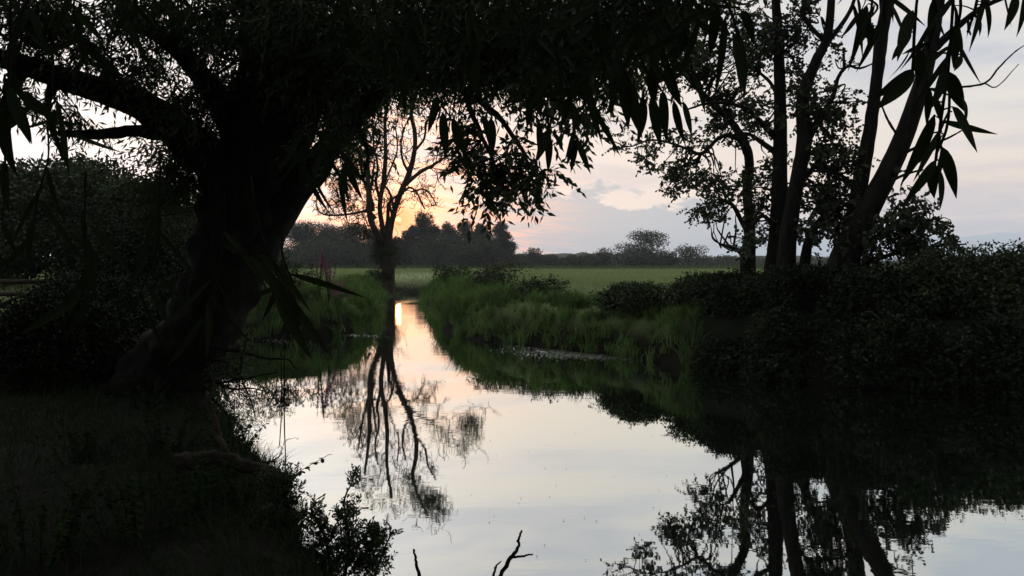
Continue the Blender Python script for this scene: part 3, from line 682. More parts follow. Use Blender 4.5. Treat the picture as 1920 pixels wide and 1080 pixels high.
alder((1480, 605), 16.7, [
    [(1474, 610, 16.7, 46), (1474, 520, 16.7, 42), (1478, 440, 16.7, 36), (1493, 350, 16.7, 31), (1508, 265, 16.7, 32), (1505, 185, 16.7, 26), (1530, 115, 16.7, 22), (1553, 60, 16.7, 18), (1562, -60, 16.7, 14)],
    [(1540, 95, 16.7, 12), (1575, 50, 16.7, 10), (1598, 12, 16.7, 8), (1610, -40, 16.7, 6)],
    [(1545, 75, 16.7, 10), (1518, 48, 16.7, 9), (1506, 25, 16.7, 8), (1508, -30, 16.7, 6)],
    [(1508, 275, 16.7, 18), (1535, 225, 16.6, 13), (1560, 185, 16.5, 10), (1572, 145, 16.4, 8), (1590, 124, 16.3, 7), (1612, 128, 16.2, 5), (1640, 118, 16.2, 3)],
    [(1498, 345, 16.7, 14), (1540, 300, 16.6, 10), (1575, 270, 16.5, 6)]],
    [(1570, 215, 56, 32, 16.5, .8, 200), (1535, 190, 30, 40, 16.6, .7, 90), (1560, 75, 24, 30, 16.7, .5, 34), (1560, 300, 60, 36, 16.6, .8, 230), (1590, 120, 16, 12, 16.2, .3, 6), (1545, 360, 50, 40, 16.7, .8, 200), (1500, 10, 30, 30, 16.7, .5, 60), (1560, -60, 60, 40, 16.7, .5, 80)],
    'alder whose trunk kinks and forks high up, third from the left in the alder clump')
alder((1560, 605), 16.1, [
    [(1560, 615, 16.1, 70), (1580, 530, 16.1, 56), (1598, 450, 16.1, 44), (1612, 350, 16.1, 34), (1630, 250, 16.1, 28), (1644, 150, 16.1, 24), (1654, 60, 16.1, 26), (1680, -60, 16.1, 22)],
    [(1610, 360, 16.1, 12), (1580, 330, 16.2, 8), (1550, 320, 16.4, 5)],
    [(1650, 130, 16.1, 18), (1658, 60, 16.2, 15), (1650, -40, 16.4, 12)],
    [(1600, 430, 16.1, 14), (1560, 400, 16.2, 12), (1520, 440, 16.4, 18), (1505, 520, 16.6, 26)]],
    [(1570, 400, 50, 50, 16.4, .8, 200), (1520, 440, 40, 30, 16.4, .6, 110), (1590, 330, 20, 30, 16.2, .5, 40), (1610, 450, 40, 25, 16.1, .6, 90), (1620, -90, 60, 40, 16.1, .6, 60)],
    'nearly straight alder leaning slightly right, just left of the thickest leaning trunk')
alder((1570, 610), 15.8, [
    [(1552, 625, 15.8, 80), (1560, 560, 15.8, 68), (1588, 470, 15.8, 58), (1635, 380, 15.8, 48), (1680, 290, 15.8, 42), (1718, 190, 15.8, 36), (1742, 100, 15.8, 30), (1758, 10, 15.8, 26), (1770, -80, 15.8, 24)],
    [(1752, 90, 15.8, 20), (1790, 55, 15.6, 15), (1835, 18, 15.4, 12), (1885, -5, 15.2, 9), (1960, -30, 15.0, 6)],
    [(1738, 168, 15.8, 7), (1790, 164, 15.6, 5), (1846, 156, 15.4, 4.5), (1872, 128, 15.3, 4), (1900, 100, 15.2, 3), (1925, 82, 15.2, 2)],
    [(1846, 156, 15.4, 3), (1870, 162, 15.4, 2.5), (1910, 120, 15.4, 1.5)],
    [(1675, 300, 15.8, 8), (1720, 275, 15.6, 6), (1770, 262, 15.5, 5), (1805, 244, 15.4, 3)],
    [(1650, 352, 15.8, 9), (1690, 330, 15.6, 6), (1730, 318, 15.5, 4)],
    [(1600, 470, 15.8, 12), (1650, 440, 15.6, 9), (1710, 420, 15.4, 7), (1760, 410, 15.3, 4)],
    [(1600, 500, 15.8, 12), (1680, 475, 15.6, 9), (1750, 462, 15.4, 6), (1810, 458, 15.3, 3)],
    [(1690, 265, 15.8, 7), (1665, 225, 15.7, 5), (1650, 190, 15.6, 3)]],
    [(1680, 430, 56, 34, 15.5, .7, 120), (1725, 400, 40, 26, 15.4, .6, 60), (1750, 440, 50, 22, 15.3, .6, 70), (1700, 370, 30, 16, 15.4, .4, 16), (1790, 460, 34, 12, 15.3, .4, 26), (1630, 450, 40, 26, 15.6, .6, 70), (1690, 470, 70, 22, 15.5, .6, 110), (1690, 315, 24, 10, 15.6, .3, 8), (1740, 372, 22, 10, 15.4, .3, 7)],
    'thickest alder trunk leaning right with a long bare twig, rightmost of the alder clump', (.085, .07))

# ------------------------------------------------------------------ shrubs
def shrub(name, c, r, n, mat, label, cat, group, leaf=.06, oval=True, lumps=7, base_z=None, stems=10, spiky=.25, arcs=0):
    """leafy shrub: c centre on the ground (x, y), r = (rx, ry, height)"""
    x0, y0 = c; z0 = float(height(np.array([x0]), np.array([y0]))[0]) if base_z is None else base_z
    rt = root(name, (x0, y0, max(z0, 0) - .05), label, cat, group); g1 = Geo(); g2 = Geo()
    cs = [np.array((x0 + rng.uniform(-.6, .6) * r[0], y0 + rng.uniform(-.6, .6) * r[1], z0 + rng.uniform(.25, .72) * r[2])) for _ in range(lumps)]
    for q in cs:
        m = n // lumps; rad = np.array((r[0] * rng.uniform(.35, .6), r[1] * rng.uniform(.35, .6), r[2] * rng.uniform(.22, .36)))
        a = unit(rng.normal(0, 1, (m, 3))); rr = rng.uniform(0, 1, (m, 1)) ** .35 * (1 + spiky * rng.normal(0, .5, (m, 1)))
        p = q + a * rr * rad
        sprays(g2, p, a + rng.normal(0, .6, a.shape) + np.array((0, 0, .2)), rng.uniform(.1, .3, m), 5, leaf, leaf * .62, .3, None, oval=oval, hang=.1)
    for k in range(stems):
        q = cs[k % lumps]; a = np.array((x0 + rng.normal(0, .15) * r[0], y0 + rng.normal(0, .15) * r[1], max(z0, -.2) - .1))
        tube(g1, catmull([a, (a + q) / 2 + rng.normal(0, .1, 3), q + rng.normal(0, .1, 3)], 4), np.linspace(.022, .006, 9), 5)
    for k in range(arcs):
        q = cs[rng.integers(lumps)]; d = unit(rng.normal(0, 1, 3) * (1, 1, .3)); L = rng.uniform(.5, 1.0)
        t = np.linspace(0, 1, 7)[:, None]; c_ = q + d * L * t + np.array((0, 0, 1)) * (r[2] * .35 * np.sin(t * 2.4) - .25 * t ** 2)
        tube(g1, c_, np.linspace(.008, .003, 7), 4)
        sprays(g2, c_[1:], rng.normal(0, 1, (6, 3)), np.full(6, .12), 4, leaf, leaf * .6, .2, None, oval=oval)
    g1.build('stems', M['bark'], rt); g2.build('crown', mat, rt)
    return rt
BR = 'bramble thickets on the right bank'
brs = [((4.4, 16.9), (1.0, .7, .8), 'dark bramble patch low on the slope between the mounds and the water'),
       ((3.0, 19.4), (1.0, .8, .55), 'low outermost bramble mound reaching into the bright meadow grass'),
       ((4.2, 18.2), (1.1, .8, .7), 'bramble mound left of the slender alder, arching canes on top'),
       ((5.3, 17.0), (1.1, .9, .75), 'bramble mound in front of the slender leftmost alder'),
       ((5.9, 15.7), (1.0, .7, .85), 'dark bramble thicket wrapped round the feet of the two upright alder trunks'),
       ((6.9, 14.9), (1.1, .7, 1.05), 'dark bramble thicket at the foot of the thick leaning alder'),
       ((8.0, 14.9), (1.2, .9, 1.35), 'bramble thicket right of the leaning alder, below its low leafy twigs'),
       ((9.4, 15.0), (1.3, 1.0, 1.3), 'greener bramble thicket near the right edge under open sky'),
       ((10.9, 15.0), (1.5, 1.0, 1.35), 'bramble thicket cut by the right edge of the view'),
       ((7.3, 17.2), (1.3, 1.0, .9), 'bramble thicket behind the alder trunks, seen between them')]
for (c, r, lb) in brs:
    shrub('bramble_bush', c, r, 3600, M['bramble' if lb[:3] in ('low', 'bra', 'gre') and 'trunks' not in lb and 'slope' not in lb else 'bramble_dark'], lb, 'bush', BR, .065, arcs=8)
ov = [((4.6, 16.1), (1.0, .7, .9), 'low bush over the dark water, leftmost of those trailing in it'),
      ((5.4, 15.0), (.9, .7, 1.6), 'tall bush trailing into the dark water left of the alder clump'), ((6.3, 14.2), (1.0, .6, 1.6), 'bush trailing into the dark water under the upright alders'),
      ((7.0, 13.9), (1.0, .6, 1.6), 'bush trailing into the dark water under the leaning alder'), ((7.9, 13.4), (1.0, .6, 1.6), 'bush trailing into the dark water right of the alders'),
      ((8.9, 13.1), (1.0, .6, 1.6), 'waterside bush near the right edge, ahead of the greener thicket'), ((10.2, 12.9), (1.3, .7, 1.6), 'waterside bush at the very right edge')]
for (c, r, lb) in ov:
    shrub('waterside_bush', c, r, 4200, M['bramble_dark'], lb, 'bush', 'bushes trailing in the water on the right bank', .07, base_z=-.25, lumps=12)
# dark growth behind the willow on the left
LB = [((-5.3, 12.7), (1.0, .8, 2.0), 'dark bush right behind the willow trunk'), ((-6.4, 13.4), (1.3, 1.0, 2.9), 'tall black bush filling the space left of the willow trunk'),
      ((-7.4, 14.6), (1.0, 1.0, 2.9), 'tall black bush between the gate and the willow'), ((-5.7, 11.2), (.8, .6, 1.3), 'low dark bush on the near bank left of the willow foot'),
      ((-6.3, 11.9), (.7, .6, 1.3), 'low dark bush in front of the tall black ones'), ((-5.6, 9.9), (.8, .6, 1.7), 'dark bush in front of the left side of the willow foot'), ((-4.9, 11.3), (.6, .6, .8), 'lowest dark bush, spilling over the bank edge behind the willow foot')]
for (c, r, lb) in LB:
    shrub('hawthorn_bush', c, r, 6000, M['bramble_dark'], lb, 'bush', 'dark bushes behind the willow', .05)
# shrub standing in for foliage mirrored in the water at the bottom
def reflection_shrub():
    d = 5.2; b = P(590, 1150, d); b[2] = -.05
    rt = root('reflection_shrub', b, 'small leafy shrub standing in for reflected foliage at the foot of the near bank', 'bush')
    g1 = Geo(); g2 = Geo()
    lines = [[(600, 1180, d, 9), (620, 1090, d, 8), (610, 1010, d, 6), (585, 960, d, 4), (583, 940, d, 2)],
             [(640, 1180, d, 10), (645, 1090, d, 8), (655, 1020, d, 6), (645, 950, d, 4), (652, 920, d, 3), (664, 905, d, 2)],
             [(680, 1180, d, 8), (700, 1090, d, 6), (720, 1030, d, 4), (735, 1000, d, 2)],
             [(560, 1180, d, 8), (545, 1080, d, 6), (540, 1000, d, 5), (530, 940, d, 3), (505, 900, d, 2)], [(655, 1060, d, 6), (680, 1010, d, 4), (700, 985, d, 3)], [(620, 1090, d, 5), (570, 1040, d, 4), (550, 1010, d, 3)]]
    for l in lines:
        l = [(x, y, d + k * .02, wd) for k, (x, y, _, wd) in enumerate(l)]
        p, r = drawn(l, 5, .15); tube(g1, p, r, 6)
    for cx, cy, rx, ry, n in [(665, 905, 12, 12, 22), (650, 960, 24, 26, 55), (655, 1020, 45, 50, 230), (600, 1000, 26, 40, 90), (585, 955, 14, 22, 30), (710, 1010, 32, 24, 90), (690, 1060, 45, 40, 170), (600, 1070, 50, 45, 240), (545, 1000, 28, 50, 200), (530, 930, 30, 40, 170), (500, 1010, 50, 60, 320), (560, 1080, 60, 40, 260), (540, 900, 30, 18, 40), (500, 905, 22, 14, 40), (520, 1060, 60, 50, 220)]:
        pts = in_blob(cx, cy, rx, ry, d, .14, n)
        sprays(g2, pts, rng.normal(0,   .7, (n, 3)) + np.array((0, 0, .5)), rng.uniform(.04, .09, n), 8, .034, .014, 0, g1, hang=-.2, sr=.0009)
    g1.build('stems', M['bark'], rt); g2.build('crown', M['bramble'], rt)
reflection_shrub()

# ------------------------------------------------------------------ weathered old tree across the river
def old_tree():
    d = 52; b = P(725, 530, d); b[2] = float(height(b[0], b[1])) - .1
    rt = root('old_tree', b, 'old half-dead tree with bare twisted limbs standing alone at the bend, sun behind it', 'tree')
    g1 = Geo(); g2 = Geo(); g3 = Geo(); g4 = Geo()
    L = [[(723, 556, d, 42), (725, 534, d, 36), (727, 518, d, 31), (728, 505, d, 28), (727, 480, d, 28), (721, 460, d, 26), (706, 438, d, 15), (695, 410, d, 13), (691, 370, d, 11), (690, 320, d, 9), (687, 270, d, 7), (680, 215, d, 5)],
         [(724, 460, d, 16), (717, 425, d, 11), (712, 385, d, 10), (719, 340, d, 10), (723, 290, d, 9), (722, 230, d, 7), (730, 170, d, 6)],
         [(727, 468, d, 22), (730, 438, d, 15), (738, 402, d, 12), (751, 362, d, 12), (765, 330, d, 12), (776, 290, d, 10), (778, 250, d, 9), (771, 210, d, 8), (782, 170, d, 6), (800, 130, d, 4)],
         [(760, 347, d, 9), (785, 325, d, 8), (815, 308, d, 6), (842, 292, d, 5), (866, 298, d, 4), (884, 310, d, 3)],
         [(704, 410, d, 10), (690, 396, d, 7), (665, 400, d, 5), (640, 403, d, 5), (612, 403, d, 4), (597, 394, d, 3), (593, 372, d, 3), (600, 358, d, 2)],
         [(755, 358, d, 6), (770, 352, d, 5), (782, 362, d, 4), (790, 380, d, 4), (797, 392, d, 2)], [(770, 360, d, 4), (795, 355, d, 4), (812, 372, d, 3), (818, 386, d, 2)],
         [(722, 440, d, 8), (727, 412, d, 8), (728, 385, d, 7), (735, 375, d, 5), (738, 398, d, 5)],
         [(730, 428, d, 7), (735, 405, d, 6), (731, 380, d, 5), (748, 365, d, 5), (757, 363, d, 4)], [(700, 385, d, 8), (684, 345, d, 6), (674, 300, d, 5), (668, 260, d, 3)],
         [(694, 446, d, 6), (684, 432, d, 5), (682, 450, d, 4)], [(724, 460, d, 10), (710, 470, d, 7), (700, 482, d, 4)], [(700, 396, d, 9), (693, 360, d, 9), (698, 340, d, 6), (702, 300, d, 4)],
         [(715, 380, d, 8), (705, 345, d, 6), (708, 310, d, 5), (700, 270, d, 4), (705, 230, d, 3)], [(740, 395, d, 6), (730, 360, d, 5), (722, 345, d, 4), (735, 310, d, 4), (745, 280, d, 3), (742, 240, d, 2)],
         [(767, 325, d, 6), (755, 300, d, 5), (752, 270, d, 4), (758, 240, d, 3)], [(690, 330, d, 6), (676, 330, d, 4), (655, 340, d, 3), (640, 330, d, 2)], [(776, 285, d, 6), (795, 260, d, 5), (800, 230, d, 4), (815, 205, d, 3)]]
    tips = []
    for k, s in enumerate(L):
        s = [(x, y, dd0 + (rng.normal(0, .6) if i > 2 else 0), max(wd, 3.0)) for i, (x, y, dd0, wd) in enumerate(s)]
        p, r = drawn(s, 6, .12); r = r * .88; tube(g1, p, r, 10 if k < 3 else 6)
        sprout(g1, p, r, 14 if k < 4 else 5, 1.9 if k < 4 else 1.2, 2, tips, lo=.3, wig=.42, up=.08, kids=3, minr=.016)
    for cx, cy, rx, ry, n in [(800, 160, 36, 24, 380), (775, 190, 26, 30, 200), (820, 140, 30, 22, 180), (880, 308, 26, 20, 260), (890, 285, 16, 14, 60), (870, 270, 16, 30, 60), (650, 385, 50, 28, 260), (640, 350, 44, 34, 170), (670, 420, 30, 16, 80), (670, 300, 30, 40, 220), (650, 320, 20, 50, 160), (690, 190, 24, 40, 120), (735, 150, 40, 30, 90), (690, 240, 24, 40, 50), (740, 200, 30, 30, 50), (665, 345, 40, 24, 60), (620, 400, 30, 12, 30)]:
        pts = in_blob(cx, cy, rx, ry, d, 1.0, n)
        sprays(g2, pts, rng.normal(0, 1, (n, 3)), rng.uniform(.25, .5, n), 7, .13, .06, .2, g4, sr=.008)
    for cx, cy, rx, ry, n in [(722, 482, 20, 26, 420), (712, 470, 20, 16, 180), (735, 470, 14, 20, 150), (702, 512, 18, 6, 120), (716, 526, 22, 8, 160), (708, 522, 16, 7, 100)]:
        pts = in_blob(cx, cy, rx, ry, d - .3, .7, n)
        sprays(g3, pts, rng.normal(0, 1, (n, 3)) + (0, 0, -.3), rng.uniform(.2, .4, n), 5, .12, .08, .3)
    g1.build('trunk', M['bark_dead'], rt, True); g2.build('crown', M['ash'], rt); g3.build('trunk_shoots', M['bramble'], rt)
    g4.build('twigs', M['bark_dead'], rt)
old_tree()

# ------------------------------------------------------------------ distant trees
def crown_mesh(lumps, n, leaf):
    g2 = Geo()
    vol = np.array([l[3] * l[4] for l in lumps]); vol = vol / vol.sum()
    for (x, y, z, rx, rz), v in zip(lumps, vol):
        m = int(n * v); a = unit(rng.normal(0, 1, (m, 3))); rr = rng.uniform(0, 1, (m, 1)) ** .3 * (1 + .12 * rng.normal(0, 1, (m, 1)))
        p = np.array((x, y, z)) + a * rr * np.array((rx, rx, rz))
        quads_leaf(g2, p, rng.normal(0, 1, (m, 3)) + a * .5, leaf * rng.uniform(.5, 1.3, m), leaf * .55)
    return g2
def far_tree(kind, x, y, h, wd, label, group, mat, n=3600, leaf=.22, name='distant_tree'):
    z0 = float(height(np.array([x]), np.array([y]))[0])
    rt = root(name, (x, y, z0), label, 'tree', group); rt['_o'] = [0., 0., 0.]
    lumps = []
    if kind == 'round':
        for k in range(26):
            a = rng.uniform(0, 2 * math.pi); q = rng.uniform(0, .62); zz = rng.uniform(.1, .87) if k else .87
            k_ = math.sqrt(max(.05, 1 - ((zz - .5) / .55) ** 2)); lumps.append((math.cos(a) * q * wd / 2 * k_, math.sin(a) * q * wd / 2 * k_, zz * h, wd * rng.uniform(.15, .26), h * rng.uniform(.10, .17)))
    elif kind == 'dome':
        for k in range(40):
            a = rng.uniform(0, 2 * math.pi); q = rng.uniform(0, 1) ** .5 * .8; zz = rng.uniform(.12, .8)
            k_ = math.sqrt(max(.03, 1 - (zz / .92) ** 2)); lumps.append((math.cos(a) * q * wd / 2 * k_, math.sin(a) * q * wd / 2 * k_, zz * h, wd * rng.uniform(.12, .18), h * rng.uniform(.10, .15)))
    elif kind == 'tall':
        for k in range(36):
            a = rng.uniform(0, 2 * math.pi); zz = .06 + .9 * k / 35; q = (1 - abs(zz - .4) * 1.3) * .5
            lumps.append((math.cos(a) * q * wd / 2, math.sin(a) * q * wd / 2, zz * h * .95, wd * rng.uniform(.20, .30) * (1.2 - zz * .85), h * rng.uniform(.06, .11)))
    else:
        for k in range(12):
            a = rng.uniform(0, 2 * math.pi); q = rng.uniform(0, .75)
            lumps.append((math.cos(a) * q * wd / 2, math.sin(a) * q * wd / 2, h * rng.uniform(.12, .78) * (1 - q * .4), wd * rng.uniform(.12, .24), h * rng.uniform(.15, .26)))
    gc_ = crown_mesh(lumps, n, leaf); gt_ = Geo()
    tube(gt_, [(0, 0, -.3), (0, 0, h * .25), (wd * .02, 0, h * .6)], [h * .03, h * .022, h * .01], 7)
    for l in lumps[:9]:
        tube(gt_, catmull([(0, 0, h * .2), (l[0] * .4, l[1] * .4, l[2] * .6), (l[0], l[1], l[2])], 3), np.linspace(h * .012, h * .004, 7), 4)
    gt_.build('trunk', M['bark'], rt); gc_.build('crown', mat, rt)
    return rt
def at(px, d): return ((px - 960) / F * d, d)
# (px, top y, px width, distance, kind, material, label)
FT = [(432, 420, 60, 258, 'round', 'far', 'dark rounded tree partly hidden behind the willow trunk'),
      (500, 416, 70, 261, 'round', 'far', 'rounded dark tree beside the willow trunk in the far wood'),
      (572, 418, 64, 258, 'round', 'far', 'highest smooth dome left of the old tree in the far wood'),
      (622, 424, 60, 268, 'round', 'far', 'second smooth dome left of the old tree in the far wood'),
      (664, 424, 50, 254, 'round', 'far2', 'loose grey-green tree just left of the old tree trunk'),
      (700, 432, 46, 264, 'round', 'far', 'dark tree directly behind the old tree trunk'),
      (795, 404, 36, 258, 'round', 'far', 'highest tree of the far wood, a little right of the setting sun'),
      (771, 430, 24, 262, 'round', 'far', 'narrow tree between the setting sun and the highest tree of the far wood'),
      (812, 428, 36, 258, 'round', 'far', 'lower tree in the dip right of the sunlit crown'),
      (842, 424, 44, 251, 'tall', 'far2', 'first grey willow right of the dip in the far wood'),
      (872, 420, 44, 258, 'tall', 'far2', 'second grey willow right of the dip in the far wood'),
      (904, 424, 40, 252, 'tall', 'far2', 'ragged-topped grey willow next to the end tree of the wood'),
      (940, 420, 40, 245, 'tall', 'far2', 'tall pale tree standing alone at the right end of the far wood'),
      (750, 453, 40, 268, 'round', 'far', 'dark low tree under the setting sun'),
      (820, 445, 90, 240, 'bush', 'far', 'dark understorey thicket in front of the grey willows'),
      (600, 448, 130, 244, 'bush', 'far', 'long dark thicket below the two smooth domes'),
      (900, 450, 90, 239, 'bush', 'far', 'dark thicket at the foot of the end tree'),
      (690, 455, 90, 240, 'bush', 'far', 'dark thicket behind the old tree base'),
      (480, 450, 110, 242, 'bush', 'far', 'dark thicket seen beside the willow trunk')]
for (px, ty, pw, d, kd, mt, lb) in FT:
    x, y = at(px, d); zg = float(height(np.array([x]), np.array([y]))[0])
    far_tree(kd, x, y, CZ + (497 - ty) / F * d - zg, pw * d / F * 1.7, lb, 'trees of the far wood', M[mt], 17000, .52)
FH = [(1000, 462, 44, 271, 'bush', 'dark rounded hedge bush nearest to the end tree of the wood'), (1065, 478, 40, 283, 'bush', 'pale low bush between two dark hedge bushes'),
      (1130, 460, 60, 275, 'bush', 'wide dark hedge bush left of the lone round tree'), (1092, 468, 34, 280, 'bush', 'small dark bush joined to the wide hedge bush'),
      (1204, 430, 60, 283, 'round', 'lone open-crowned round tree rising above the hedge'), (1175, 463, 50, 278, 'bush', 'dark bush at the left foot of the lone round tree'),
      (1225, 462, 60, 276, 'bush', 'dark bush at the right foot of the lone round tree'), (1292, 452, 60, 280, 'bush', 'rounded tree in the hedge next to the alders'),
      (1250, 474, 40, 288, 'bush', 'low bush between the lone tree and the rounded tree'), (1340, 466, 60, 292, 'bush', 'hedge bush seen just left of the slender alder'),
      (1430, 474, 90, 295, 'bush', 'hedge bush seen between the alder trunks'), (1550, 474, 90, 295, 'bush', 'hedge bush seen under the alder foliage'),
      (970, 478, 40, 266, 'bush', 'low bush at the corner of the far wood'), (1030, 474, 30, 288, 'bush', 'pale thin bush behind the dark rounded hedge bush'), (1700, 474, 100, 295, 'bush', 'hedge bush beyond the right bank brambles'), (1850, 473, 100, 295, 'bush', 'hedge bush on the skyline at the right edge')]
for (px, ty, pw, d, kd, lb) in FH:
    x, y = at(px, d); zg = float(height(np.array([x]), np.array([y]))[0])
    far_tree(kd, x, y, CZ + (490 - ty) / F * d - zg, pw * d / F * 1.9, lb, 'hedge trees across the meadow', M['far'], 3400 if kd == 'bush' else 6500, .62, 'hedge_bush' if kd == 'bush' else 'distant_tree')
# round dark tree on the left behind the gate
far_tree('dome', -17.0, 30, 5.6, 9.5, 'dark dome-shaped tree behind the gate on the left', None, M['bramble'], 60000, .17, 'hawthorn_tree')
far_tree('dome', -12.0, 27, 4.0, 6.0, 'dark shrubby tree between the dome tree and the willow trunk', None, M['bramble'], 36000, .16, 'hawthorn_tree')
# long wooded hill on the skyline
def hill():
    g2 = Geo(); n = 260; xs_ = np.linspace(-700, 900, n); V = []; y0 = 620
    hh = 4.6 + 1.8 * np.sin(xs_ * .011 + 1) + 1.5 * np.sin(xs_ * .037) + .9 * np.abs(np.sin(xs_ * .11 + np.sin(xs_ * .3))) + rng.normal(0, .35, n)
    prof = [(-60, 0.), (-30, .8), (-10, .97), (0, 1.), (40, .7), (120, 0.)]
    for (dy, k) in prof: V.append(np.stack([xs_, np.full(n, y0 + dy) + rng.normal(0, 2, n), k * hh * (1 + rng.normal(0, .03, n))], -1))
    V = np.concatenate(V); m = len(prof)
    i = np.arange(m - 1)[:, None] * n + np.arange(n - 1)[None]
    g2.add(V, [np.stack([i, i + 1, i + n + 1, i + n], -1).reshape(-1, 4)])
    g2.build('hill', rough_mat('wooded_hill', (.03, .045, .02), (.05, .065, .03), .3, 1, (1, 1, 1)), smooth=True, kind='structure')
hill()

# ------------------------------------------------------------------ gate and rail fence, left
def gate():
    d = 15.5; x0 = at(-110, d)[0]; x1 = at(112, d)[0]
    zb = float(height(np.array([-9.]), np.array([d]))[0])
    rt = root('field_gate', ((x0 + x1) / 2, d, zb), 'dark wooden five-rail field gate at the left edge, bright grass behind it', 'gate')
    def box(g_, a, b):
        a = np.array(a); b = np.array(b); V = [(x, y, z) for x in (a[0], b[0]) for y in (a[1], b[1]) for z in (a[2], b[2])]
        g_.add(V, [np.array([[0, 1, 3, 2], [4, 6, 7, 5], [0, 4, 5, 1], [2, 3, 7, 6], [0, 2, 6, 4], [1, 5, 7, 3]])])
    for x in (x0 - .1, x1 + .08):
        g1 = Geo(); tube(g1, [(x, d, zb - .3), (x, d, zb + .6), (x + .01, d, zb + 1.3)], [.085, .082, .078], 10); g1.build('post', M['wood'], rt)
    for z in (.18, .38, .60, .84, 1.08):
        g1 = Geo(); box(g1, (x0, d - .02, zb + z - .045), (x1, d + .02, zb + z + .045)); g1.build('rail', M['wood'], rt)
    g1 = Geo(); tube(g1, [(x0 + .05, d - .045, zb + .15), (x1 - .05, d - .045, zb + 1.1)], [.035, .035], 6); g1.build('brace', M['wood'], rt)
gate()

# ------------------------------------------------------------------ waterside plants
def loosestrife(px, py, d, h, label):
    x, y = at(px, d); z = float(height(np.array([x]), np.array([y]))[0])
    rt = root('purple_loosestrife', (x, y, z), label, 'flower', 'purple loosestrife on the far left bank'); g1 = Geo(); g2 = Geo(); g3 = Geo()
    for k in range(9):
        dx, dy = rng.normal(0, .16, 2); H = h * rng.uniform(.75, 1.1)
        c = np.array([(x, y, z), (x + dx * .5, y + dy * .5, z + H * .5), (x + dx, y + dy, z + H)]); c = catmull(c, 5); tube(g1, c, np.linspace(.008, .004, len(c)), 4)
        m = 70; t = rng.uniform(.62, 1, m); i = (t * (len(c) - 1)).astype(int); p = c[i] + rng.normal(0, .016, (m, 3))
        g2 = Geo(); quads_leaf(g2, p, rng.normal(0, 1, (m, 3)), .045, .032); g2.build('flower_spike', M['purple'], rt)
        m = 24; t = rng.uniform(.1, .6, m); i = (t * (len(c) - 1)).astype(int); quads_leaf(g3, c[i], rng.normal(0, 1, (m, 3)) * (1, 1, .4), .09, .018)
    g1.build('stems', M['bramble'], rt); g3.build('leaves', M['reed'], rt)
for k, (px, py, d, h, lb) in enumerate([(598, 0, 24.4, 1.5, 'tallest purple loosestrife clump, nearest to the willow on the far left bank'), (616, 0, 24.3, 1.32, 'purple loosestrife clump between its taller neighbour and the creek'), (634, 0, 24.2, 1.1, 'shortest purple loosestrife clump, nearest to the creek mouth')]):
    loosestrife(px, py, d, h, lb)
def dock(px, d, h, label, n=6, mat='dry'):
    x, y = at(px, d); z = float(height(np.array([x]), np.array([y]))[0])
    rt = root('dock_plant', (x, y, z), label, 'weed', 'tall seeding weeds on the far bank'); g1 = Geo(); g2 = Geo()
    for k in range(n):
        dx, dy = rng.normal(0, .18, 2); H = h * rng.uniform(.6, 1.1)
        c = catmull(np.array([(x + dx * .3, y + dy * .3, z), (x + dx * .6, y + dy * .6, z + H * .5), (x + dx, y + dy, z + H)]), 5); tube(g1, c, np.linspace(.009, .004, len(c)), 4)
        m = 60; t = rng.uniform(.55, 1, m); i = (t * (len(c) - 1)).astype(int)
        g2 = Geo(); quads_leaf(g2, c[i] + rng.normal(0, .03, (m, 3)), rng.normal(0, 1, (m, 3)), .035, .02); g2.build('seed_head', M[mat], rt)
    g1.build('stems', M['dry'], rt)
dock(945, 28, 1.15, 'brown seeding dock stalks rising above the grassy bank crest'); dock(915, 29, .8, 'lower brown dock stalks left of the tall ones on the bank crest'); dock(965, 26.5, .95, 'leaning dock stalks right of the tall ones on the bank crest', 4)
dock(720, 49, .8, 'thin seeding stalks in the grass left of the creek end', 5); dock(842, 40, .8, 'small seeding stalks on the right side of the creek', 5)
# leafy weed clumps on the crest
for (px, d, r, lb) in [(935, 26, (1.1, .7, .75), 'broad dark weed clump on the bank crest under the dock stalks'), (852, 36, (.9, .6, .7), 'dark weed clump on the creek bank beyond the crest'), (1010, 23, (.9, .6, .55), 'small leafy clump at the edge of the meadow dip'),
                       (530, 24.3, (1.2, .8, 1.2), 'dark leafy clump on the far left bank beside the loosestrife'), (470, 23.9, (1.2, .9, 1.5), 'dark bush on the far left bank just beside the willow trunk')]:
    x, y = at(px, d)
    shrub('weed_clump', (x, y), r, 420, M['bramble'], lb, 'weed', 'leafy weed clumps on the far bank', .07, lumps=5, stems=5)
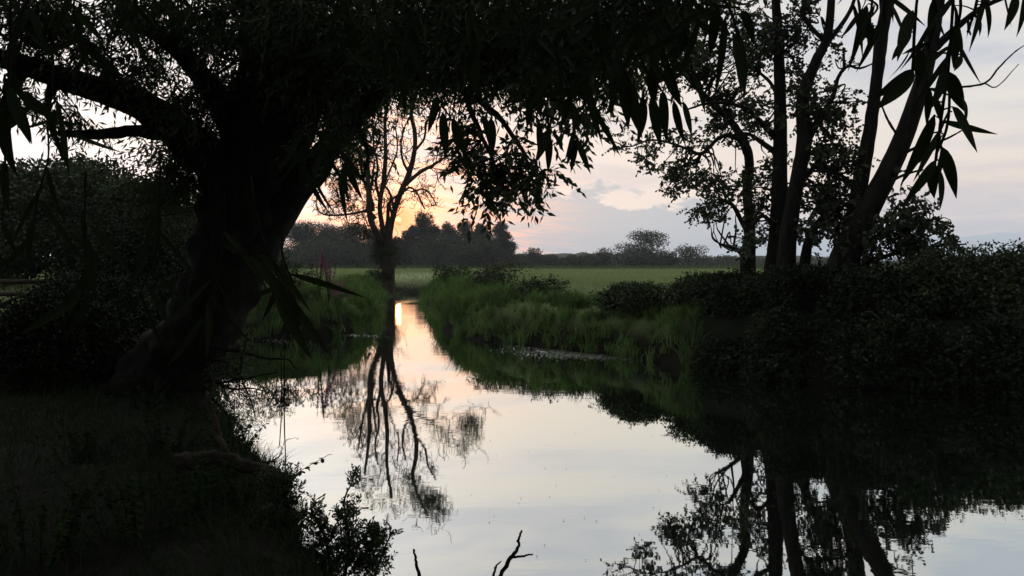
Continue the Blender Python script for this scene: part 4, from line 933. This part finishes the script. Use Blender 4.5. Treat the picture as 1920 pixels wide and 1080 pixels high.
# floating weed and scum lines
def floaters():
    g2 = Geo(); A = []
    for (cx, cy, sx, sy, n) in [(1050, 660, 75, 8, 1300), (1130, 668, 70, 4, 700), (990, 648, 36, 3, 220), (640, 627, 60, 2.5, 200), (765, 559, 22, 1.6, 60), (800, 577, 12, 1.2, 24), (520, 640, 30, 2.5, 60)]:
        px = cx + rng.normal(0, sx, n) * .6; py = cy + rng.normal(0, sy, n) * .8 + (px - cx) * .06
        d = CZ * F / (py - 490); x = (px - 960) / F * d; k = river_dist(x, d) < -.02
        A.append(np.stack([x, d], 1)[k])
    A = np.vstack(A); n = len(A); r = rng.uniform(.008, .026, n); th0 = rng.uniform(0, 6.28, n)
    th = np.arange(6) / 6 * 2 * math.pi
    V = np.stack([A[:, None, 0] + np.cos(th + th0[:, None]) * r[:, None] * rng.uniform(.5, 1.3, (n, 6)) * 1.3, A[:, None, 1] + np.sin(th + th0[:, None]) * r[:, None] * rng.uniform(.5, 1.2, (n, 6)),
                  np.full((n, 6), .006) + rng.uniform(0, .03, (n, 6)) * (r[:, None] / .05)], -1)
    q = np.arange(n)[:, None] * 6
    g2.add(V.reshape(-1, 3), [np.concatenate([q + np.array([[0, 1, 2, 3]]), q + np.array([[0, 3, 4, 5]])])])
    m = leaf_mat('floating_weed', (.04, .055, .02), (.08, .09, .05), .0, .3, .3)
    g2.build('floating_weed', m, kind='stuff')
floaters()
def drifting():
    n = 70; px = rng.uniform(620, 1350, n); py = rng.uniform(640, 1070, n); d = CZ * F / (py - 490); x = (px - 960) / F * d
    k = river_dist(x, d) < -.3; x = x[k]; d = d[k]; n = len(x); g2 = Geo()
    oval_leaf(g2, np.stack([x, d, np.full(n, .008)], 1), np.stack([rng.normal(0, 1, n), rng.normal(0, 1, n), np.zeros(n)], 1), rng.uniform(.01, .024, n) * (d / 10) ** .5, .014, np.tile([0, 0, 1.], (n, 1)))
    g2.build('drifting_leaves', M['bramble'], kind='stuff')
drifting()

# ------------------------------------------------------------------ dead wood and twigs near the bank
def stick(name, specs, label, cat, mat='bark', group=None, z=-.05):
    b = P(*specs[0][0][:3]); rt = root(name, b, label, cat, group); rt['_o'] = [float(q) for q in b]
    for k, s in enumerate(specs):
        g1 = Geo(); p, r = drawn(s, 6, .25); tube(g1, p, r, 7); g1.build('stem' if k == 0 else 'twig', M[mat], rt, True)
stick('forked_reflection_stick', [[(905, 1130, 4.6, 9), (935, 1085, 4.6, 8), (955, 1050, 4.6, 8), (972, 1025, 4.6, 6), (972, 1012, 4.6, 5), (978, 995, 4.6, 4)], [(962, 1045, 4.6, 5), (980, 1043, 4.6, 4), (999, 1039, 4.6, 3)]], 'crooked forked stick standing in for a branch reflection at the bottom centre', 'stick')  # these sticks are built in place of branches mirrored in the water
stick('reflection_stick', [[(800, 1130, 4.6, 8), (785, 1078, 4.6, 7), (780, 1050, 4.6, 5), (776, 1030, 4.6, 4)]], 'short single stick standing in for a branch reflection beside the leafy waterside shrub', 'stick')
stick('reflection_stick', [[(900, 1140, 4.6, 5), (925, 1080, 4.6, 5), (930, 1062, 4.6, 4), (940, 1052, 4.6, 2)]], 'thin low stick standing in for a branch reflection, left of the forked one', 'stick')
stick('fallen_log', [[(330, 868, 5.9, 34), (390, 862, 5.95, 34), (440, 870, 6.0, 30), (480, 878, 6.1, 24), (520, 888, 6.2, 18), (545, 906, 6.3, 5)], [(440, 868, 6.0, 16), (415, 830, 6.1, 13), (400, 780, 6.2, 10), (388, 735, 6.3, 6)]], 'pale dead log lying on the near bank, its tip over the water', 'log', 'log')
def bank_twigs():
    d = 8.6; b = P(400, 760, d)
    rt = root('waterside_twigs', b, 'tangle of thin leafy twigs hanging over the bright water at the willow foot', 'branch')
    g1 = Geo(); g2 = Geo()
    for s in [[(395, 650, d, 9), (450, 660, d, 6), (500, 672, d, 4), (540, 674, d, 3), (552, 690, d, 2)], [(385, 715, d, 8), (430, 715, d, 5), (480, 705, d, 3), (520, 698, d, 2)], [(380, 700, d, 8), (430, 728, d, 5), (470, 728, d, 3), (500, 734, d, 2)],
              [(390, 740, d, 8), (420, 770, d, 4), (440, 790, d, 3), (455, 800, d, 2)], [(460, 640, d, 3), (450, 700, d, 3), (448, 745, d, 2)], [(420, 850, d, 6), (480, 870, d, 4), (510, 864, d, 3), (530, 850, d, 2)], [(395, 670, d, 7), (440, 690, d, 4), (470, 750, d, 3), (480, 790, d, 1.5)]]:
        p, r = drawn(s, 6, .2); tube(g1, p, r, 5); m = len(p); tips = []
        sprout(g1, p, r, 6, .28, 1, tips, lo=.2, wig=.35, up=-.05, kids=2, minr=.0022)
    for s in [[(527, 660, d, 2), (528, 760, d, 2), (524, 835, d, 2)], [(533, 665, d, 2.6), (533, 780, d, 2.4), (536, 880, d, 2)]]:
        p, r = drawn(s, 6, .1); tube(g1, p, r, 4)
    for cx, cy, rx, ry, n in [(440, 675, 34, 12, 80), (420, 700, 30, 24, 70), (480, 684, 22, 8, 26), (425, 740, 28, 30, 90), (445, 765, 24, 24, 50), (450, 660, 30, 8, 30), (470, 790, 16, 12, 10), (400, 770, 20, 20, 40)]:
        pts = in_blob(cx, cy, rx, ry, d, .3, n); sprays(g2, pts, rng.normal(0, 1, (n, 3)) + (.3, 0, -.4), rng.uniform(.06, .14, n), 5, .045, .013, .4, g1, sr=.0014)
    g1.build('stems', M['bark'], rt); g2.build('leaves', M['willow'], rt)
bank_twigs()
# scraps and broad-leaved plants on the near bank
def litter():
    b = P(105, 642, 11.5); z = float(height(b[0], b[1])) + .02; b[2] = z
    rt = root('crumpled_wrapper', b, 'tiny crumpled red and white wrapper lying in the dark grass at the left', 'litter')
    g1 = Geo(); g2 = Geo()
    for g_, dz, s in ((g1, .09, 1.0), (g2, .02, 1.1)):
        n = 8; th = np.arange(n) / n * 2 * math.pi; V = []
        for k, (h, r_) in enumerate(((0, .5), (.025, 1), (.06, .9), (.08, .3))):
            V.append(np.stack([b[0] + np.cos(th) * .04 * r_ * s * rng.uniform(.8, 1.2, n), b[1] + np.sin(th) * .03 * r_ * s, np.full(n, z + dz + h) + rng.normal(0, .004, n)], -1))
        i = np.arange(3)[:, None] * n + np.arange(n)[None]; j = np.arange(3)[:, None] * n + (np.arange(n)[None] + 1) % n
        g_.add(np.concatenate(V), [np.stack([i, j, j + n, i + n], -1).reshape(-1, 4), np.array([[24, 25, 26, 27], [24, 27, 28, 31], [28, 29, 30, 31]])])
    g1.build('white_end', rough_mat('white_paper', (.6, .6, .6), (.75, .75, .75)), rt); g2.build('red_end', rough_mat('red_paper', (.45, .03, .03), (.5, .06, .05)), rt)
litter()
def nettle(x, y, h, label, k_):
    z = float(height(np.array([x]), np.array([y]))[0])
    rt = root('nettle_plant', (x, y, z), label, 'plant', 'leafy weeds on the near left bank'); g1 = Geo(); g2 = Geo()
    for k in range(k_):
        dx, dy = rng.normal(0, .2, 2); H = h * rng.uniform(.6, 1.1)
        c = catmull(np.array([(x + dx * .5, y + dy * .5, z - .03), (x + dx * .8, y + dy * .8, z + H * .5), (x + dx * 1.3, y + dy * 1.3, z + H)]), 5); tube(g1, c, np.linspace(.004, .002, len(c)), 4)
        m = 26; t = np.linspace(.2, 1, m); i = (t * (len(c) - 1)).astype(int)
        oval_leaf(g2, c[i], rng.normal(0, 1, (m, 3)) * (1, 1, .35) + (0, 0, -.1), .06 * (1.15 - t * .6), .034, np.tile([0, 0, 1.], (m, 1)))
    g1.build('stems', M['dark_grass'], rt); g2.build('leaves', M['nettle'], rt)
wheres = ['beside the bottom left corner', 'in the middle of the near bank', 'right at the crumbling bank edge', 'just below the pale dead log', 'between the log and the willow foot', 'in the open dark grass at far left']
for k, (px, d, h, lb) in enumerate([(60, 4.2, .6, 'leafy nettle clump in the bottom left corner'), (250, 4.6, .5, 'nettle clump left of the bottom bank edge'), (360, 5.0, .45, 'nettle clump on the bank above the waterside shrub'),
                                    (440, 5.6, .4, 'low nettle clump on the bank edge behind the waterside shrub'), (300, 6.6, .45, 'nettle clump directly below the pale dead log'), (150, 6.2, .35, 'nettle clump alone in the dark grass'),
                                    (280, 8.6, .4, 'nettle clump above the pale dead log'), (430, 7.0, .35, 'nettle clump under the tip of the dead log')]):
    x, y = at(px, d); nettle(x, y, h * .85, lb, 13)

# ------------------------------------------------------------------ evening haze
def haze():
    g2 = Geo(); a = np.array((-760., -70., -2.)); b = np.array((960., 760., 22.))
    V = [(x, y, z) for x in (a[0], b[0]) for y in (a[1], b[1]) for z in (a[2], b[2])]
    g2.add(V, [np.array([[0, 1, 3, 2], [4, 6, 7, 5], [0, 4, 5, 1], [2, 3, 7, 6], [0, 2, 6, 4], [1, 5, 7, 3]])])
    m, t = new_mat('evening_haze'); v = t.node('ShaderNodeVolumePrincipled'); v.inputs['Density'].default_value = .00022
    v.inputs['Color'].default_value = (.86, .88, .95, 1); v.inputs['Anisotropy'].default_value = .2
    t.l.new(v.outputs[0], t.node('ShaderNodeOutputMaterial').inputs['Volume'])
    g2.build('haze', m, kind='stuff')
HAZE = True
if HAZE: haze()
for o in bpy.data.objects:
    if '_o' in o: del o['_o']
